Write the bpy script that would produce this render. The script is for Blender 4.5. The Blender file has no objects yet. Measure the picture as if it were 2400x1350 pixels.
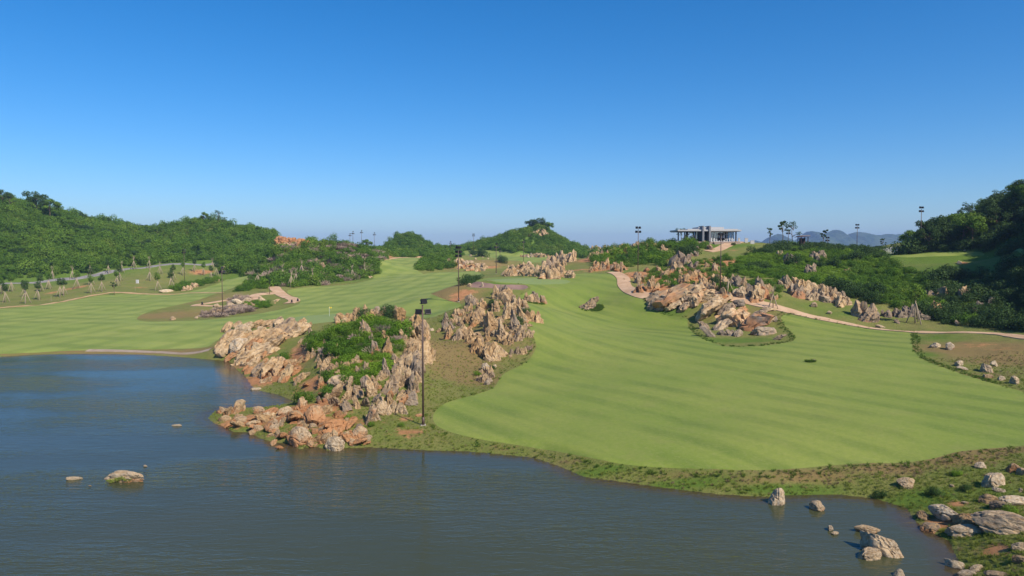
import bpy, bmesh, math, random
import numpy as np
from mathutils import Vector, Matrix, Euler, noise as mnoise

random.seed(7); RNG = np.random.default_rng(11)
scene = bpy.context.scene
COL = scene.collection

# ------------------------------------------------------------------ camera, sky, sun, exposure
F = 1714.0            # focal length in photograph pixels (2400 wide)
CAMH = 19.5           # metres above the lake
PITCH = math.atan(90.0 / F)
cam_data = bpy.data.cameras.new('camera')
cam_data.sensor_width = 36.0
cam_data.lens = 36.0 * F / 2400.0
cam_data.clip_start = 0.5
cam_data.clip_end = 30000.0
cam = bpy.data.objects.new('camera', cam_data)
COL.objects.link(cam)
cam.location = (0, 0, CAMH)
cam.rotation_euler = (math.pi / 2 - PITCH, 0, 0)
scene.camera = cam

SUN_EL = math.radians(43)
SUN_DIR = Vector((0.70 * math.cos(SUN_EL), -0.714 * math.cos(SUN_EL), math.sin(SUN_EL))).normalized()  # towards the sun
world = bpy.data.worlds.new('World'); scene.world = world
world.use_nodes = True
wn = world.node_tree; wn.nodes.clear()
w_out = wn.nodes.new('ShaderNodeOutputWorld')
w_bg = wn.nodes.new('ShaderNodeBackground'); w_bg.inputs['Strength'].default_value = 0.127
w_sky = wn.nodes.new('ShaderNodeTexSky'); w_sky.sky_type = 'NISHITA'; w_sky.sun_disc = False
w_sky.sun_elevation = SUN_EL
w_sky.sun_rotation = math.atan2(SUN_DIR.x, SUN_DIR.y)
w_sky.altitude = 300; w_sky.air_density = 0.9; w_sky.dust_density = 0.8; w_sky.ozone_density = 7.0
w_hs = wn.nodes.new('ShaderNodeHueSaturation'); w_hs.inputs['Saturation'].default_value = 1.28
wn.links.new(w_sky.outputs[0], w_hs.inputs['Color'])
wn.links.new(w_hs.outputs[0], w_bg.inputs[0]); wn.links.new(w_bg.outputs[0], w_out.inputs[0])

sun_data = bpy.data.lights.new('sun', 'SUN'); sun_data.energy = 5.0; sun_data.angle = math.radians(0.53)
sun_data.color = (1.0, 0.91, 0.76)
sun = bpy.data.objects.new('sun', sun_data); COL.objects.link(sun)
sun.rotation_euler = SUN_DIR.to_track_quat('Z', 'Y').to_euler()

vs = scene.view_settings
vs.view_transform = 'Standard'; vs.look = 'None'; vs.exposure = 0.22; vs.gamma = 1.0; vs.use_curve_mapping = False
scene.cycles.max_bounces = 5; scene.cycles.diffuse_bounces = 2; scene.cycles.glossy_bounces = 2
scene.cycles.transmission_bounces = 3; scene.cycles.transparent_max_bounces = 6; scene.cycles.volume_bounces = 0
scene.cycles.use_denoising = True
scene.cycles.caustics_reflective = False; scene.cycles.caustics_refractive = False

# ------------------------------------------------------------------ pixel <-> world
CP, SP = math.cos(PITCH), math.sin(PITCH)
def ray(u, v):
    xc = (u - 1200.0) / F; yc = (675.0 - v) / F
    return xc, CP + yc * SP, -SP + yc * CP           # right, forward, up
def P(u, v, d):
    x, y, z = ray(u, v); t = d / y
    return (x * t, d, CAMH + z * t)
def G(u, v, z):
    x, y, zz = ray(u, v); t = (z - CAMH) / zz
    return (x * t, y * t, z)
def project(X, Y, Z):
    dz = Z - CAMH
    fw = Y * CP - dz * SP; up = Y * SP + dz * CP
    return 1200 + F * X / fw, 675 - F * up / fw

# ------------------------------------------------------------------ numpy noise
_perm = RNG.permutation(256); _perm = np.concatenate([_perm, _perm, _perm])
_val = RNG.random(1024) * 2 - 1
def vnoise(x, y, z=0.0):
    x = np.asarray(x, float); y = np.asarray(y, float); z = np.asarray(z, float) + 0 * x
    xi = np.floor(x).astype(int); yi = np.floor(y).astype(int); zi = np.floor(z).astype(int)
    fx, fy, fz = x - xi, y - yi, z - zi
    fx = fx * fx * fx * (fx * (fx * 6 - 15) + 10); fy = fy * fy * fy * (fy * (fy * 6 - 15) + 10); fz = fz * fz * fz * (fz * (fz * 6 - 15) + 10)
    def h(a, b, c): return _val[_perm[(_perm[(_perm[a & 255] + b) & 255] + c) & 255] + (a * 7 + b * 3 + c) % 3 * 256]
    def lx(b, c): return h(xi, b, c) * (1 - fx) + h(xi + 1, b, c) * fx
    def ly(c): return lx(yi, c) * (1 - fy) + lx(yi + 1, c) * fy
    return ly(zi) * (1 - fz) + ly(zi + 1) * fz
def fbm(x, y, z=0.0, o=4, g=0.5):
    s = 0; a = 1; f = 1; t = 0
    for i in range(o):
        s = s + a * vnoise(np.asarray(x) * f + 17.3 * i, np.asarray(y) * f - 9.1 * i, np.asarray(z) * f + 3.7 * i); t += a; a *= g; f *= 2.03
    return s / t
def sstep(a, b, x):
    t = np.clip((x - a) / (b - a), 0, 1); return t * t * (3 - 2 * t)

# ------------------------------------------------------------------ terrain control points
shore_px = [(-900,842),(-300,838),(0,836),(80,831),(200,829),(330,831),(440,838),(530,845),(548,852),(552,864),(575,882),(590,905),(612,917),(650,924),(685,938),(694,946),
 (660,952),(600,955),(540,957),(500,966),(488,980),(500,991),(532,1002),(546,1012),(588,1012),(606,1026),(640,1036),(682,1040),(702,1053),(738,1046),(770,1056),(800,1050),(868,1048),
 (900,1050),(1000,1055),(1100,1058),(1180,1065),(1250,1072),(1310,1092),(1370,1118),(1450,1128),(1560,1143),(1680,1158),(1800,1165),(1850,1160),(1960,1158),(2050,1168),(2125,1190),
 (2145,1222),(2190,1250),(2225,1268),(2245,1310),(2262,1350),(2290,1430),(2360,1520)]
shore_w = [G(u, v, 0.0)[:2] for u, v in shore_px]
lake_poly = np.array(shore_w + [(34, 5), (60, -60), (60, -220), (-420, -220), (-420, 120)])

base_pts = []
def addg(*a):
    for u, v, z in a: base_pts.append(G(u, v, z))
def addp(*a):
    for u, v, d in a: base_pts.append(P(u, v, d))
for q in shore_w[::2]: base_pts.append((q[0], q[1], 0.45))
# right fairway
addg((1060,985,1.1),(1200,1020,1.1),(1400,1060,1.2),(1600,1085,1.2),(1900,1080,1.4),(2200,1060,1.8),(2400,1040,2.0),(2600,950,3.2),
 (1200,930,1.4),(1400,950,1.6),(1700,980,1.8),(2000,980,2.1),(2250,960,2.5),(1300,850,2.3),(1500,850,2.6),(1700,880,2.6),(1950,880,3.0),(2200,880,3.4),
 (1350,770,4.3),(1500,780,3.8),(1650,820,3.3),(1850,810,3.8),(2050,800,4.2),(1300,720,6.2),(1385,715,6.3),(1480,730,5.6))
addp((1400,645,200),(1300,680,180),(1460,660,190),(1500,692,168),(1300,657,196),(1230,656,194),(1150,659,190),(1100,662,188),(1150,674,181),(1220,676,181),(1075,707,173),(1560,735,158),(1620,742,155))
addg((1000,693,7),(960,690,6.6),(900,700,5.6),(800,745,3.4),(1000,735,5),(900,745,4.0),(960,650,9))
# left fairway
addg((0,800,1.0),(200,790,1.0),(400,790,1.2),(200,740,1.4),(420,740,1.6),(540,740,1.8),(650,740,2.6),(100,715,1.8),(270,692,2.5),(420,690,3.2),(-300,730,1.5),(-300,800,1.0),(-900,760,1.5),(-900,820,1.0))
addp((0,664,320),(100,658,330),(250,640,345),(400,623,360),(500,615,375),(300,665,305),(150,685,285),(433,670,295),(-300,690,300),(-900,690,290))
# left hills
addp((-900,400,430),(-400,430,425),(-150,452,420),(0,482,420),(100,502,420),(200,537,430),(290,563,440),(340,574,450),(400,554,470),(480,522,480),(560,542,490),(640,557,480),(705,566,470),(735,585,450),(640,598,400))
for u, z in ((-400, 36), (0, 30), (200, 22), (340, 15), (480, 26), (640, 20)): base_pts.append(((u - 1200) / F * 600, 600, z))
addp((560,650,300),(620,644,330),(520,690,245),(640,678,255),(690,708,222),(560,720,215),(590,655,290))
# rocky hill left of centre
addp((700,688,245),(800,668,275),(870,652,300),(890,627,345),(600,630,340),(640,603,335),(700,585,335),(760,574,335),(800,574,335),(850,588,335),(880,605,335),(780,592,400),(860,584,450),(820,580,430))
# middle fairway and far ground
addp((900,650,290),(930,625,350),(960,604,430),(1000,640,270),(1080,642,262),(1163,641,320),(1227,624,365),(1050,612,370),(1100,622,345),(1150,606,420),(1250,612,410),(1320,602,440),(1000,605,420))
addp((900,597,520),(880,600,560),(900,588,560),(920,561,560),(950,546,560),(985,559,560),(1015,586,560),(1040,598,560),(1000,600,500),(1100,575,560),(1150,568,560),(1180,571,560),(1215,547,540),(1245,534,535),(1265,533,535),(1290,544,535),(1320,567,535),(1350,582,535),(1375,596,535),(1200,594,480),(1300,600,480),(1360,607,470),(1060,590,540))
# right hillside
addp((1420,603,255),(1510,578,258),(1380,612,250),(1345,627,235),(1600,577,265),(1660,570,262),(1740,569,266),(1660,570,285),(1740,569,285),(1688,690,159),(1495,648,195),(1560,642,200),(1600,622,215),(1680,593,240),(1600,662,180),(1750,642,190),
 (1800,604,220),(1850,580,250),(1950,585,255),(2050,594,240),(2080,598,217),(2157,594,214),(2250,593,206),(2400,596,192),(2250,622,180),(2400,645,165),(2000,650,188),(1900,650,183),(1900,695,160),(2100,695,160),(2250,705,155),(2400,710,140),(1800,692,156),
 (1850,729,148),(1750,706,155),(1950,751,142),(2050,769,136),(2000,722,152),(2300,768,132),(2400,775,126))
for q in ((114,133,29),(132,122,37),(150,140,46),(124,158,35),(150,180,46),(166,175,50),(175,150,53),(118,100,17),(150,105,32),(170,200,50),(190,190,54)): base_pts.append(q)
addg((2140,775,4.9),(2250,781,5.1),(2400,796,5.3),(2600,810,6.0),(2250,820,4.4),(2400,850,4.2),(2550,850,4.7),(2350,890,3.6))
addp((2150,586,238),(2250,562,260),(2350,512,270),(2450,472,270),(2700,420,270),(2300,545,262),(2900,420,230))
for u, d, z in ((1450,330,17),(1600,330,20),(1800,320,17),(2000,320,16),(2300,340,30),(2600,380,38),(1450,420,14),(1900,450,13)): base_pts.append(((u - 1200) / F * d, d, z))
# near right shore, peninsula
addg((2300,1100,1.6),(2400,1150,1.9),(2350,1250,1.4),(2400,1330,1.4),(2200,1120,1.0),(2600,1200,2.8),(2260,1200,0.9),(2500,1400,2.0),
 (1000,1000,1.15),(1050,900,1.6),(1080,850,2.2),(1040,800,2.8),(1140,890,1.8),(900,1035,0.6),(740,790,2.4))
addp((1140,840,113),(1180,760,131),(1190,702,152))
for s in (-0.95, -0.6, -0.3, 0.0, 0.3, 0.6, 0.95): base_pts.append((s * 720, 720, 13.0))
base_pts = np.array(base_pts)
bump_pts = np.array([P(*a) for a in [(870,757,112),(800,780,112),(935,775,115),(965,805,110),(760,825,110),(850,835,100),(925,855,97),(975,885,94),(880,905,88),(780,905,92),(700,882,105),(640,872,113),(600,832,122),(560,795,132),
   (640,784,134),(700,780,138),(505,818,136),(850,962,82),(960,955,83),(1000,850,104),(700,830,114)]] +
   [G(520,978,.45),G(620,985,.8),G(700,1000,.9),G(780,1020,.7),G(680,960,1.2),G(760,965,1.5)])

RC = 8.0
def rbf_fit(pts):
    A = np.sqrt(((pts[:, None, :2] - pts[None, :, :2]) ** 2).sum(-1) + RC * RC)
    n = len(pts)
    M = np.zeros((n + 1, n + 1)); M[:n, :n] = A - np.eye(n) * 0.6; M[:n, n] = 1; M[n, :n] = 1
    w = np.linalg.solve(M, np.append(pts[:, 2], 0))
    return pts[:, :2], w
def rbf_eval(fit, X, Y):
    c, w = fit; sh = X.shape; x = X.ravel(); y = Y.ravel(); out = np.full(x.shape, w[-1])
    for i in range(len(c)):
        out += w[i] * np.sqrt((x - c[i, 0]) ** 2 + (y - c[i, 1]) ** 2 + RC * RC)
    return out.reshape(sh)
def dedupe(pts, r=2.0):
    keep = []
    for p in pts:
        if all((p[0] - q[0]) ** 2 + (p[1] - q[1]) ** 2 > r * r for q in keep): keep.append(p)
    return np.array(keep)
fit_base = rbf_fit(dedupe(base_pts))
fit_full = rbf_fit(dedupe(np.concatenate([bump_pts, base_pts])))

# fan-shaped ground grid: cells grow with distance
NS, NR = 641, 470
S = np.linspace(-1.0, 1.0, NS)
YR = 28.0 * (720.0 / 28.0) ** np.linspace(0, 1, NR)
YF = np.array([760, 820, 920, 1100, 1400, 1900, 2600, 3600, 5000, 7000, 9000.0])
YA = np.concatenate([YR, YF]); NA = len(YA)
GX = YA[:, None] * S[None, :]; GY = np.repeat(YA[:, None], NS, 1)

def seg_dist(X, Y, poly, closed=True):
    d2 = np.full(X.shape, 1e18); n = len(poly)
    for i in range(n if closed else n - 1):
        ax, ay = poly[i]; bx, by = poly[(i + 1) % n]
        dx, dy = bx - ax, by - ay; L = dx * dx + dy * dy + 1e-12
        t = np.clip(((X - ax) * dx + (Y - ay) * dy) / L, 0, 1)
        d2 = np.minimum(d2, (X - ax - t * dx) ** 2 + (Y - ay - t * dy) ** 2)
    return np.sqrt(d2)
def inside(X, Y, poly):
    c = np.zeros(X.shape, bool); n = len(poly)
    for i in range(n):
        ax, ay = poly[i]; bx, by = poly[(i + 1) % n]
        if ay == by: continue
        c ^= ((ay > Y) != (by > Y)) & (X < (bx - ax) * (Y - ay) / (by - ay) + ax)
    return c
def sdf(X, Y, poly):
    """positive inside"""
    d = seg_dist(X, Y, poly); return np.where(inside(X, Y, poly), d, -d)
def smooth_poly(pts, it=2):
    p = np.array(pts, float)
    for _ in range(it):
        q = np.roll(p, -1, 0); a = 0.75 * p + 0.25 * q; b = 0.25 * p + 0.75 * q
        p = np.stack([a, b], 1).reshape(-1, 2)
    return p

def heights(fit):
    z = np.zeros(GX.shape)
    z[:NR] = rbf_eval(fit, GX[:NR], GY[:NR])
    zl = z[NR - 1:NR]
    k = np.clip((YF - 720) / 900, 0, 1)[:, None]
    z[NR:] = np.clip(zl, 8, 16) * (1 - k) + 7.0 * k
    return z
Z0 = heights(fit_base)
Z1 = heights(fit_full)
near = slice(0, NR)
lake_s = np.full(GX.shape, -999.0)
lake_s[:NR // 2 + 40] = sdf(GX[:NR // 2 + 40], GY[:NR // 2 + 40], lake_poly)   # positive in water
land_d = -lake_s
def shore_blend(z):
    z = np.maximum(z, 0.30)
    bank = sstep(-0.3, 3.2, land_d)
    zl = 0.03 + (z - 0.03) * (0.22 * np.clip(land_d / 0.6, 0, 1) + 0.78 * bank)
    zw = -0.03 - np.clip(lake_s * 0.22, 0, 2.6)
    return np.where(lake_s > 0, zw, zl)
Z0 = shore_blend(Z0)
Z1 = shore_blend(Z1)

def make_sampler(Z):
    lnY = np.log(YA)
    def hgt(x, y):
        y = max(y, YA[0]); s = min(max(x / y, -0.9999), 0.9999)
        c = (s + 1) / 2 * (NS - 1); ci = int(c); cf = c - ci
        r = int(np.searchsorted(YA, y)) - 1; r = min(max(r, 0), NA - 2); rf = (y - YA[r]) / (YA[r + 1] - YA[r])
        a = Z[r, ci] * (1 - cf) + Z[r, ci + 1] * cf; b = Z[r + 1, ci] * (1 - cf) + Z[r + 1, ci + 1] * cf
        return a * (1 - rf) + b * rf
    def cast(u, v, dmin=0.0):
        x, y, z = ray(u, v); s = min(max(x / y, -0.9999), 0.9999); m = z / y
        c = (s + 1) / 2 * (NS - 1); ci = int(c); cf = c - ci
        col = Z[:, ci] * (1 - cf) + Z[:, ci + 1] * cf
        diff = col - (CAMH + m * YA)
        ok = (diff >= 0) & (YA > dmin)
        i = int(np.argmax(ok)) if ok.any() else -1
        if i <= 0:   # never meets the ground: take the closest approach to the skyline
            k = np.where((YA > 60) & (YA < 700))[0]; i = int(k[np.argmax(diff[k] / YA[k])]); d = YA[i]; return (s * d, d, col[i])
        a, b = diff[i - 1], diff[i]; t = -a / (b - a) if b != a else 0.0
        t = min(max(t, 0.0), 1.0)
        d = YA[i - 1] * (1 - t) + YA[i] * t
        return (s * d, d, col[i - 1] * (1 - t) + col[i] * t)
    return hgt, cast
hgt0, cast0 = make_sampler(Z0)
def wpoly(px, it=2): return smooth_poly([cast0(u, v)[:2] for u, v in px], it)

fairway_right = wpoly([(1345,641),(1440,640),(1455,655),(1466,676),(1500,692),(1506,703),(1525,721),(1554,737),(1585,743),(1611,745),(1611,752),(1613,768),(1631,786),(1670,804),(1709,813),(1761,814),(1813,809),(1854,801),(1865,790),(1854,775),(1836,757),(1828,743),(1839,734),
 (1865,739),(1950,753),(2030,768),(2122,773),(2138,776),(2136,812),(2152,838),(2181,851),(2233,868),(2307,894),(2400,918),(2600,985),(2600,1035),(2400,1047),(2330,1052),(2260,1058),(2190,1075),(2130,1083),(2050,1085),(1950,1090),(1880,1097),(1800,1102),(1700,1100),(1600,1098),(1500,1093),(1420,1082),(1350,1066),(1280,1052),(1200,1040),
 (1130,1030),(1070,1015),(1030,1000),(1014,985),(1016,968),(1035,953),(1075,938),(1130,922),(1160,905),(1170,885),(1180,870),(1215,855),(1245,835),(1258,815),(1255,800),(1245,780),(1238,762),(1240,742),(1240,720),(1225,702),(1215,692),(1240,684),(1246,672),(1220,664),(1180,667),(1150,662),(1105,660),(1135,653),(1200,649),(1290,648)])
fairway_left = wpoly([(-900,745),(-200,739),(0,724),(60,719),(130,710),(190,699),(240,692),(268,690),(330,688),(400,690),(440,685),(500,672),(530,660),(545,652),(575,645),(610,644),(600,650),(575,662),(545,676),(500,692),(470,702),(440,709),(380,720),(340,732),(318,745),(325,752),(350,756),(420,754),(500,750),(560,742),(620,733),(670,724),(700,716),(706,706),(690,694),(668,684),
 (690,678),(760,672),(830,665),(880,655),(872,643),(892,636),(890,622),(900,607),(935,603),(990,601),(1000,604),(975,615),(968,628),(985,636),(1040,639),(1080,637),(1130,642),(1135,648),(1100,655),(1070,668),(1045,680),(1000,692),(1030,701),(1060,709),(1085,713),(1075,720),(1050,728),(1030,738),(1000,744),(950,741),(900,737),(840,738),(790,745),(740,754),(690,758),(640,760),(580,768),(530,780),(505,797),(480,811),(430,812),(330,817),(200,820),(80,826),(0,831),(-200,836),(-900,838)])
fairway_far = wpoly([(1080,587),(1130,586),(1182,590),(1222,597),(1282,597),(1330,598),(1300,607),(1265,616),(1225,617),(1190,611),(1150,606),(1087,599)])
fairway_top = wpoly([(2078,597),(2159,593),(2233,591),(2326,591),(2500,592),(2500,600),(2344,597),(2233,599),(2159,602),(2107,602)], 1)
green_poly = wpoly([(1125,659),(1180,654),(1260,653),(1325,655),(1342,660),(1320,666),(1260,668),(1200,664),(1150,661)])
green_left = wpoly([(640,755),(690,742),(780,733),(860,732),(900,738),(800,748),(720,757)])
bunker_poly = wpoly([(1085,666),(1120,662),(1150,668),(1180,669),(1225,666),(1239,672),(1236,680),(1200,681),(1150,677),(1110,677),(1090,673)])

# small relief of the real ground, kept gentle where it is mown
fr_s = sdf(GX[near], GY[near], fairway_right); fl_s = sdf(GX[near], GY[near], fairway_left)
ff_s = sdf(GX[near], GY[near], fairway_far); ft_s = sdf(GX[near], GY[near], fairway_top)
mown = np.maximum.reduce([fr_s, fl_s, ff_s, ft_s])
relief = np.zeros(GX.shape)
mk = sstep(-2.0, 1.5, mown)
x, y = GX[near], GY[near]
big = fbm(x / 22, y / 22, 1.0, 3) * 0.55
small = fbm(x / 4.2, y / 4.2, 5.0, 3) * 0.22
tiny = fbm(x / 0.9, y / 0.9, 9.0, 2) * 0.06
ca, sa = math.cos(0.42), math.sin(0.42)
wav = np.sin((x * sa + y * ca) / 6.2 + 1.6 * fbm(x / 30, y / 30, 2.0, 2)) * 0.10 * sstep(-0.3, 0.5, fbm(x / 18, y / 26, 4.0, 2) + 0.15)
relief[near] = (big * 0.5 + wav + 0.10 * fbm(x / 9, y / 9, 3.0, 2)) * mk + (big + small + tiny) * (1 - mk) + 0.05 * mk
far_k = np.clip((y - 230) / 200, 0, 1)
relief[near] += fbm(x / 28, y / 28, 6.0, 4) * 3.2 * far_k * (1 - mk)
relief *= sstep(0.3, 6.0, land_d)
# bunker is dug in, the green is a shelf
bk_s = np.full(GX.shape, -99.0); bk_s[near] = sdf(x, y, bunker_poly)
relief -= 0.55 * sstep(0.0, 1.6, bk_s)
Z1 = Z1 + relief
Z1 = np.where(lake_s <= 0, np.maximum(Z1, 0.02), Z1)
hgt, cast = make_sampler(Z1)
# ------------------------------------------------------------------ material helpers
class NT:
    def __init__(s, name):
        s.m = bpy.data.materials.new(name); s.m.use_nodes = True; s.t = s.m.node_tree; s.t.nodes.clear()
        s.out = s.t.nodes.new('ShaderNodeOutputMaterial')
    def n(s, typ, **kw):
        nd = s.t.nodes.new(typ)
        for k, v in kw.items(): setattr(nd, k, v)
        return nd
    def l(s, a, b): s.t.links.new(a, b)
    def put(s, sock, v):
        if isinstance(v, bpy.types.NodeSocket): s.l(v, sock)
        elif isinstance(v, (tuple, list)) and len(v) == 3 and sock.type == 'RGBA': sock.default_value = (*v, 1)
        else: sock.default_value = v
    def geo(s): return s.n('ShaderNodeNewGeometry').outputs['Position']
    def objco(s): return s.n('ShaderNodeTexCoord').outputs['Object']
    def mapv(s, v, scale=(1, 1, 1), rot=(0, 0, 0), loc=(0, 0, 0)):
        m = s.n('ShaderNodeMapping'); s.l(v, m.inputs[0]); m.inputs['Scale'].default_value = scale; m.inputs['Rotation'].default_value = rot; m.inputs['Location'].default_value = loc
        return m.outputs[0]
    def noise(s, v, scale, detail=4, rough=0.55, dist=0.0):
        t = s.n('ShaderNodeTexNoise'); s.l(v, t.inputs['Vector']); t.inputs['Scale'].default_value = scale; t.inputs['Detail'].default_value = detail
        t.inputs['Roughness'].default_value = rough; t.inputs['Distortion'].default_value = dist
        return t.outputs[0]
    def ramp(s, f, a, b, lo=0.0, hi=1.0):
        m = s.n('ShaderNodeMapRange'); m.interpolation_type = 'SMOOTHSTEP'
        s.put(m.inputs[0], f); m.inputs[1].default_value = a; m.inputs[2].default_value = b; m.inputs[3].default_value = lo; m.inputs[4].default_value = hi
        return m.outputs[0]
    def math(s, op, a, b=0.0, c=None):
        m = s.n('ShaderNodeMath', operation=op); s.put(m.inputs[0], a); s.put(m.inputs[1], b)
        if c is not None: s.put(m.inputs[2], c)
        return m.outputs[0]
    def mix(s, f, a, b, mode='MIX'):
        m = s.n('ShaderNodeMix', data_type='RGBA', blend_type=mode); s.put(m.inputs[0], f); s.put(m.inputs[6], a); s.put(m.inputs[7], b)
        return m.outputs[2]
    def attr(s, name):
        a = s.n('ShaderNodeAttribute'); a.attribute_name = name; return a
    def sep(s, c):
        m = s.n('ShaderNodeSeparateColor'); s.l(c, m.inputs[0]); return m.outputs
    def bump(s, h, strength, dist):
        b = s.n('ShaderNodeBump'); s.l(h, b.inputs['Height']); b.inputs['Strength'].default_value = strength; b.inputs['Distance'].default_value = dist
        return b.outputs[0]
    def bsdf(s, col, rough=0.8, normal=None, spec=0.3, metal=0.0):
        b = s.n('ShaderNodeBsdfPrincipled'); s.put(b.inputs['Base Color'], col); s.put(b.inputs['Roughness'], rough)
        b.inputs['Specular IOR Level'].default_value = spec; b.inputs['Metallic'].default_value = metal
        if normal is not None: s.l(normal, b.inputs['Normal'])
        return b
    def done(s, shader, disp=None):
        s.l(shader, s.out.inputs[0]); return s.m

def mat_plain(name, col, rough=0.7, spec=0.3, metal=0.0, var=0.25, scale=3.0, bump=0.0):
    t = NT(name); p = t.objco(); n = t.noise(p, scale, 5)
    dark = tuple(c * (1 - var) for c in col); lite = tuple(min(1, c * (1 + var * 0.6)) for c in col)
    c = t.mix(n, dark, lite)
    nm = t.bump(t.noise(p, scale * 6, 4), bump, 0.02) if bump else None
    return t.done(t.bsdf(c, rough, nm, spec, metal).outputs[0])

def m_fairway(name, ca, cb, cdark, stripes):
    t = NT(name); p = t.geo()
    big = t.noise(p, 0.05, 4, 0.6); mid = t.noise(p, 0.35, 4, 0.6); fine = t.noise(p, 6.0, 4, 0.7)
    c = t.mix(t.ramp(big, 0.35, 0.65), ca, cb)
    c = t.mix(t.math('MULTIPLY', t.ramp(mid, 0.5, 0.75), 0.32), c, (0.235, 0.215, 0.075))
    c = t.mix(t.ramp(t.noise(p, 1.6, 5, 0.75), 0.40, 0.72, 0, 0.30), c, cdark)
    # mowing bands and painted shade of undulations: one set each way, broken up by noise
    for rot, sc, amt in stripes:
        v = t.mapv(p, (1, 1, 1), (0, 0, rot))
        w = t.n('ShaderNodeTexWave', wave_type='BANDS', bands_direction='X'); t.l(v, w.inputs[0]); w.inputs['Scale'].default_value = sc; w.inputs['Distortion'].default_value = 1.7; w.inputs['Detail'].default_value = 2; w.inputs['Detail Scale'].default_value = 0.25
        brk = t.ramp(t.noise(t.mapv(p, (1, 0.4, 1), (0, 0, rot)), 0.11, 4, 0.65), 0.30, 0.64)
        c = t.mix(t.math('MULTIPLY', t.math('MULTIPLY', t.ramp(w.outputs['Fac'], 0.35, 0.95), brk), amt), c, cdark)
    c = t.mix(t.ramp(fine, 0.3, 0.75, 0.0, 0.30), c, cdark)
    c = t.mix(t.ramp(t.noise(p, 2.6, 4, 0.8), 0.45, 0.70, 0, 0.34), c, (0.285, 0.275, 0.10))
    n2 = t.noise(p, 18.0, 3, 0.7)
    return t.done(t.bsdf(c, 0.75, t.bump(n2, 0.35, 0.05), 0.18).outputs[0])
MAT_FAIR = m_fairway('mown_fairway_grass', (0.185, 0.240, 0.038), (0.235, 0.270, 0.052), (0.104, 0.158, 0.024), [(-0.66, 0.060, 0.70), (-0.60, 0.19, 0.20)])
MAT_GREEN = m_fairway('putting_green_grass', (0.200, 0.262, 0.085), (0.225, 0.280, 0.098), (0.16, 0.215, 0.062), [(0.3, 0.2, 0.2)])
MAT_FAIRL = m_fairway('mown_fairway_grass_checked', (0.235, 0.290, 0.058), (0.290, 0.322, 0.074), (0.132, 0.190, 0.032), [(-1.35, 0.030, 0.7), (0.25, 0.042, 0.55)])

def m_rough():
    t = NT('rough_grass_and_earth'); p = t.geo()
    mk = t.sep(t.attr('masks').outputs['Color'])           # red soil, dry grass, lush
    n1 = t.noise(p, 0.12, 5, 0.6); n2 = t.noise(p, 0.8, 5, 0.65); n3 = t.noise(p, 5.0, 4, 0.7); n4 = t.noise(p, 22.0, 3, 0.7)
    c = t.mix(t.ramp(n1, 0.35, 0.65), (0.165, 0.200, 0.040), (0.240, 0.225, 0.068))
    c = t.mix(t.ramp(n2, 0.45, 0.72, 0, 0.50), c, (0.26, 0.185, 0.080))
    c = t.mix(t.ramp(n3, 0.42, 0.66, 0, 0.70), c, (0.085, 0.125, 0.022))
    c = t.mix(t.ramp(n4, 0.45, 0.70, 0, 0.5), c, (0.24, 0.23, 0.085))
    brk = t.math('ADD', t.math('MULTIPLY', n2, 0.6), t.math('MULTIPLY', n3, 0.4))
    f = t.ramp(t.math('SUBTRACT', t.math('ADD', mk[1], t.math('MULTIPLY', t.math('SUBTRACT', brk, 0.5), 1.5)), 0.0), 0.25, 0.85)
    dry = t.mix(n3, (0.19, 0.110, 0.046), (0.35, 0.225, 0.110))
    c = t.mix(t.math('MULTIPLY', f, 0.68), c, dry)
    f = t.ramp(t.math('ADD', mk[2], t.math('MULTIPLY', t.math('SUBTRACT', brk, 0.5), 1.2)), 0.3, 0.8)
    lush = t.mix(n3, (0.070, 0.130, 0.018), (0.150, 0.220, 0.036))
    c = t.mix(f, c, lush)
    f = t.ramp(t.math('ADD', mk[0], t.math('MULTIPLY', t.math('SUBTRACT', brk, 0.5), 1.6)), 0.35, 0.7)
    soil = t.mix(t.ramp(n2, 0.3, 0.7), (0.34, 0.130, 0.045), (0.52, 0.240, 0.100))
    soil = t.mix(t.ramp(n4, 0.3, 0.75, 0, 0.5), soil, (0.46, 0.29, 0.17))
    c = t.mix(f, c, soil)
    h = t.math('ADD', t.math('MULTIPLY', n3, 0.7), t.math('MULTIPLY', n4, 0.5))
    return t.done(t.bsdf(c, 0.9, t.bump(h, 0.9, 0.22), 0.1).outputs[0])
MAT_ROUGH = m_rough()
def m_sand():
    t = NT('bunker_sand'); p = t.geo()
    c = t.mix(t.noise(p, 0.6, 5, 0.6), (0.20, 0.125, 0.100), (0.31, 0.205, 0.170))
    return t.done(t.bsdf(c, 0.95, t.bump(t.noise(p, 4.0, 5), 0.5, 0.1), 0.05).outputs[0])
MAT_SAND = m_sand()
def m_path(name, a, b):
    t = NT(name); p = t.geo()
    c = t.mix(t.ramp(t.noise(p, 0.35, 5, 0.6), 0.3, 0.7), a, b)
    c = t.mix(t.ramp(t.noise(p, 7.0, 4, 0.7), 0.45, 0.8, 0, 0.45), c, tuple(x * 0.62 for x in a))
    return t.done(t.bsdf(c, 0.9, t.bump(t.noise(p, 12.0, 4), 0.4, 0.03), 0.15).outputs[0])
MAT_PATH = m_path('pink_concrete', (0.47, 0.295, 0.175), (0.57, 0.39, 0.25))
MAT_OCHRE = m_path('ochre_earth_track', (0.44, 0.26, 0.13), (0.55, 0.37, 0.21))
MAT_ROAD = m_path('grey_road_concrete', (0.20, 0.185, 0.18), (0.29, 0.27, 0.26))
MAT_SHORE = m_path('muddy_track', (0.27, 0.20, 0.145), (0.38, 0.30, 0.235))
MAT_KERB = m_path('pale_kerb_concrete', (0.50, 0.40, 0.31), (0.60, 0.50, 0.40))

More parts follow.
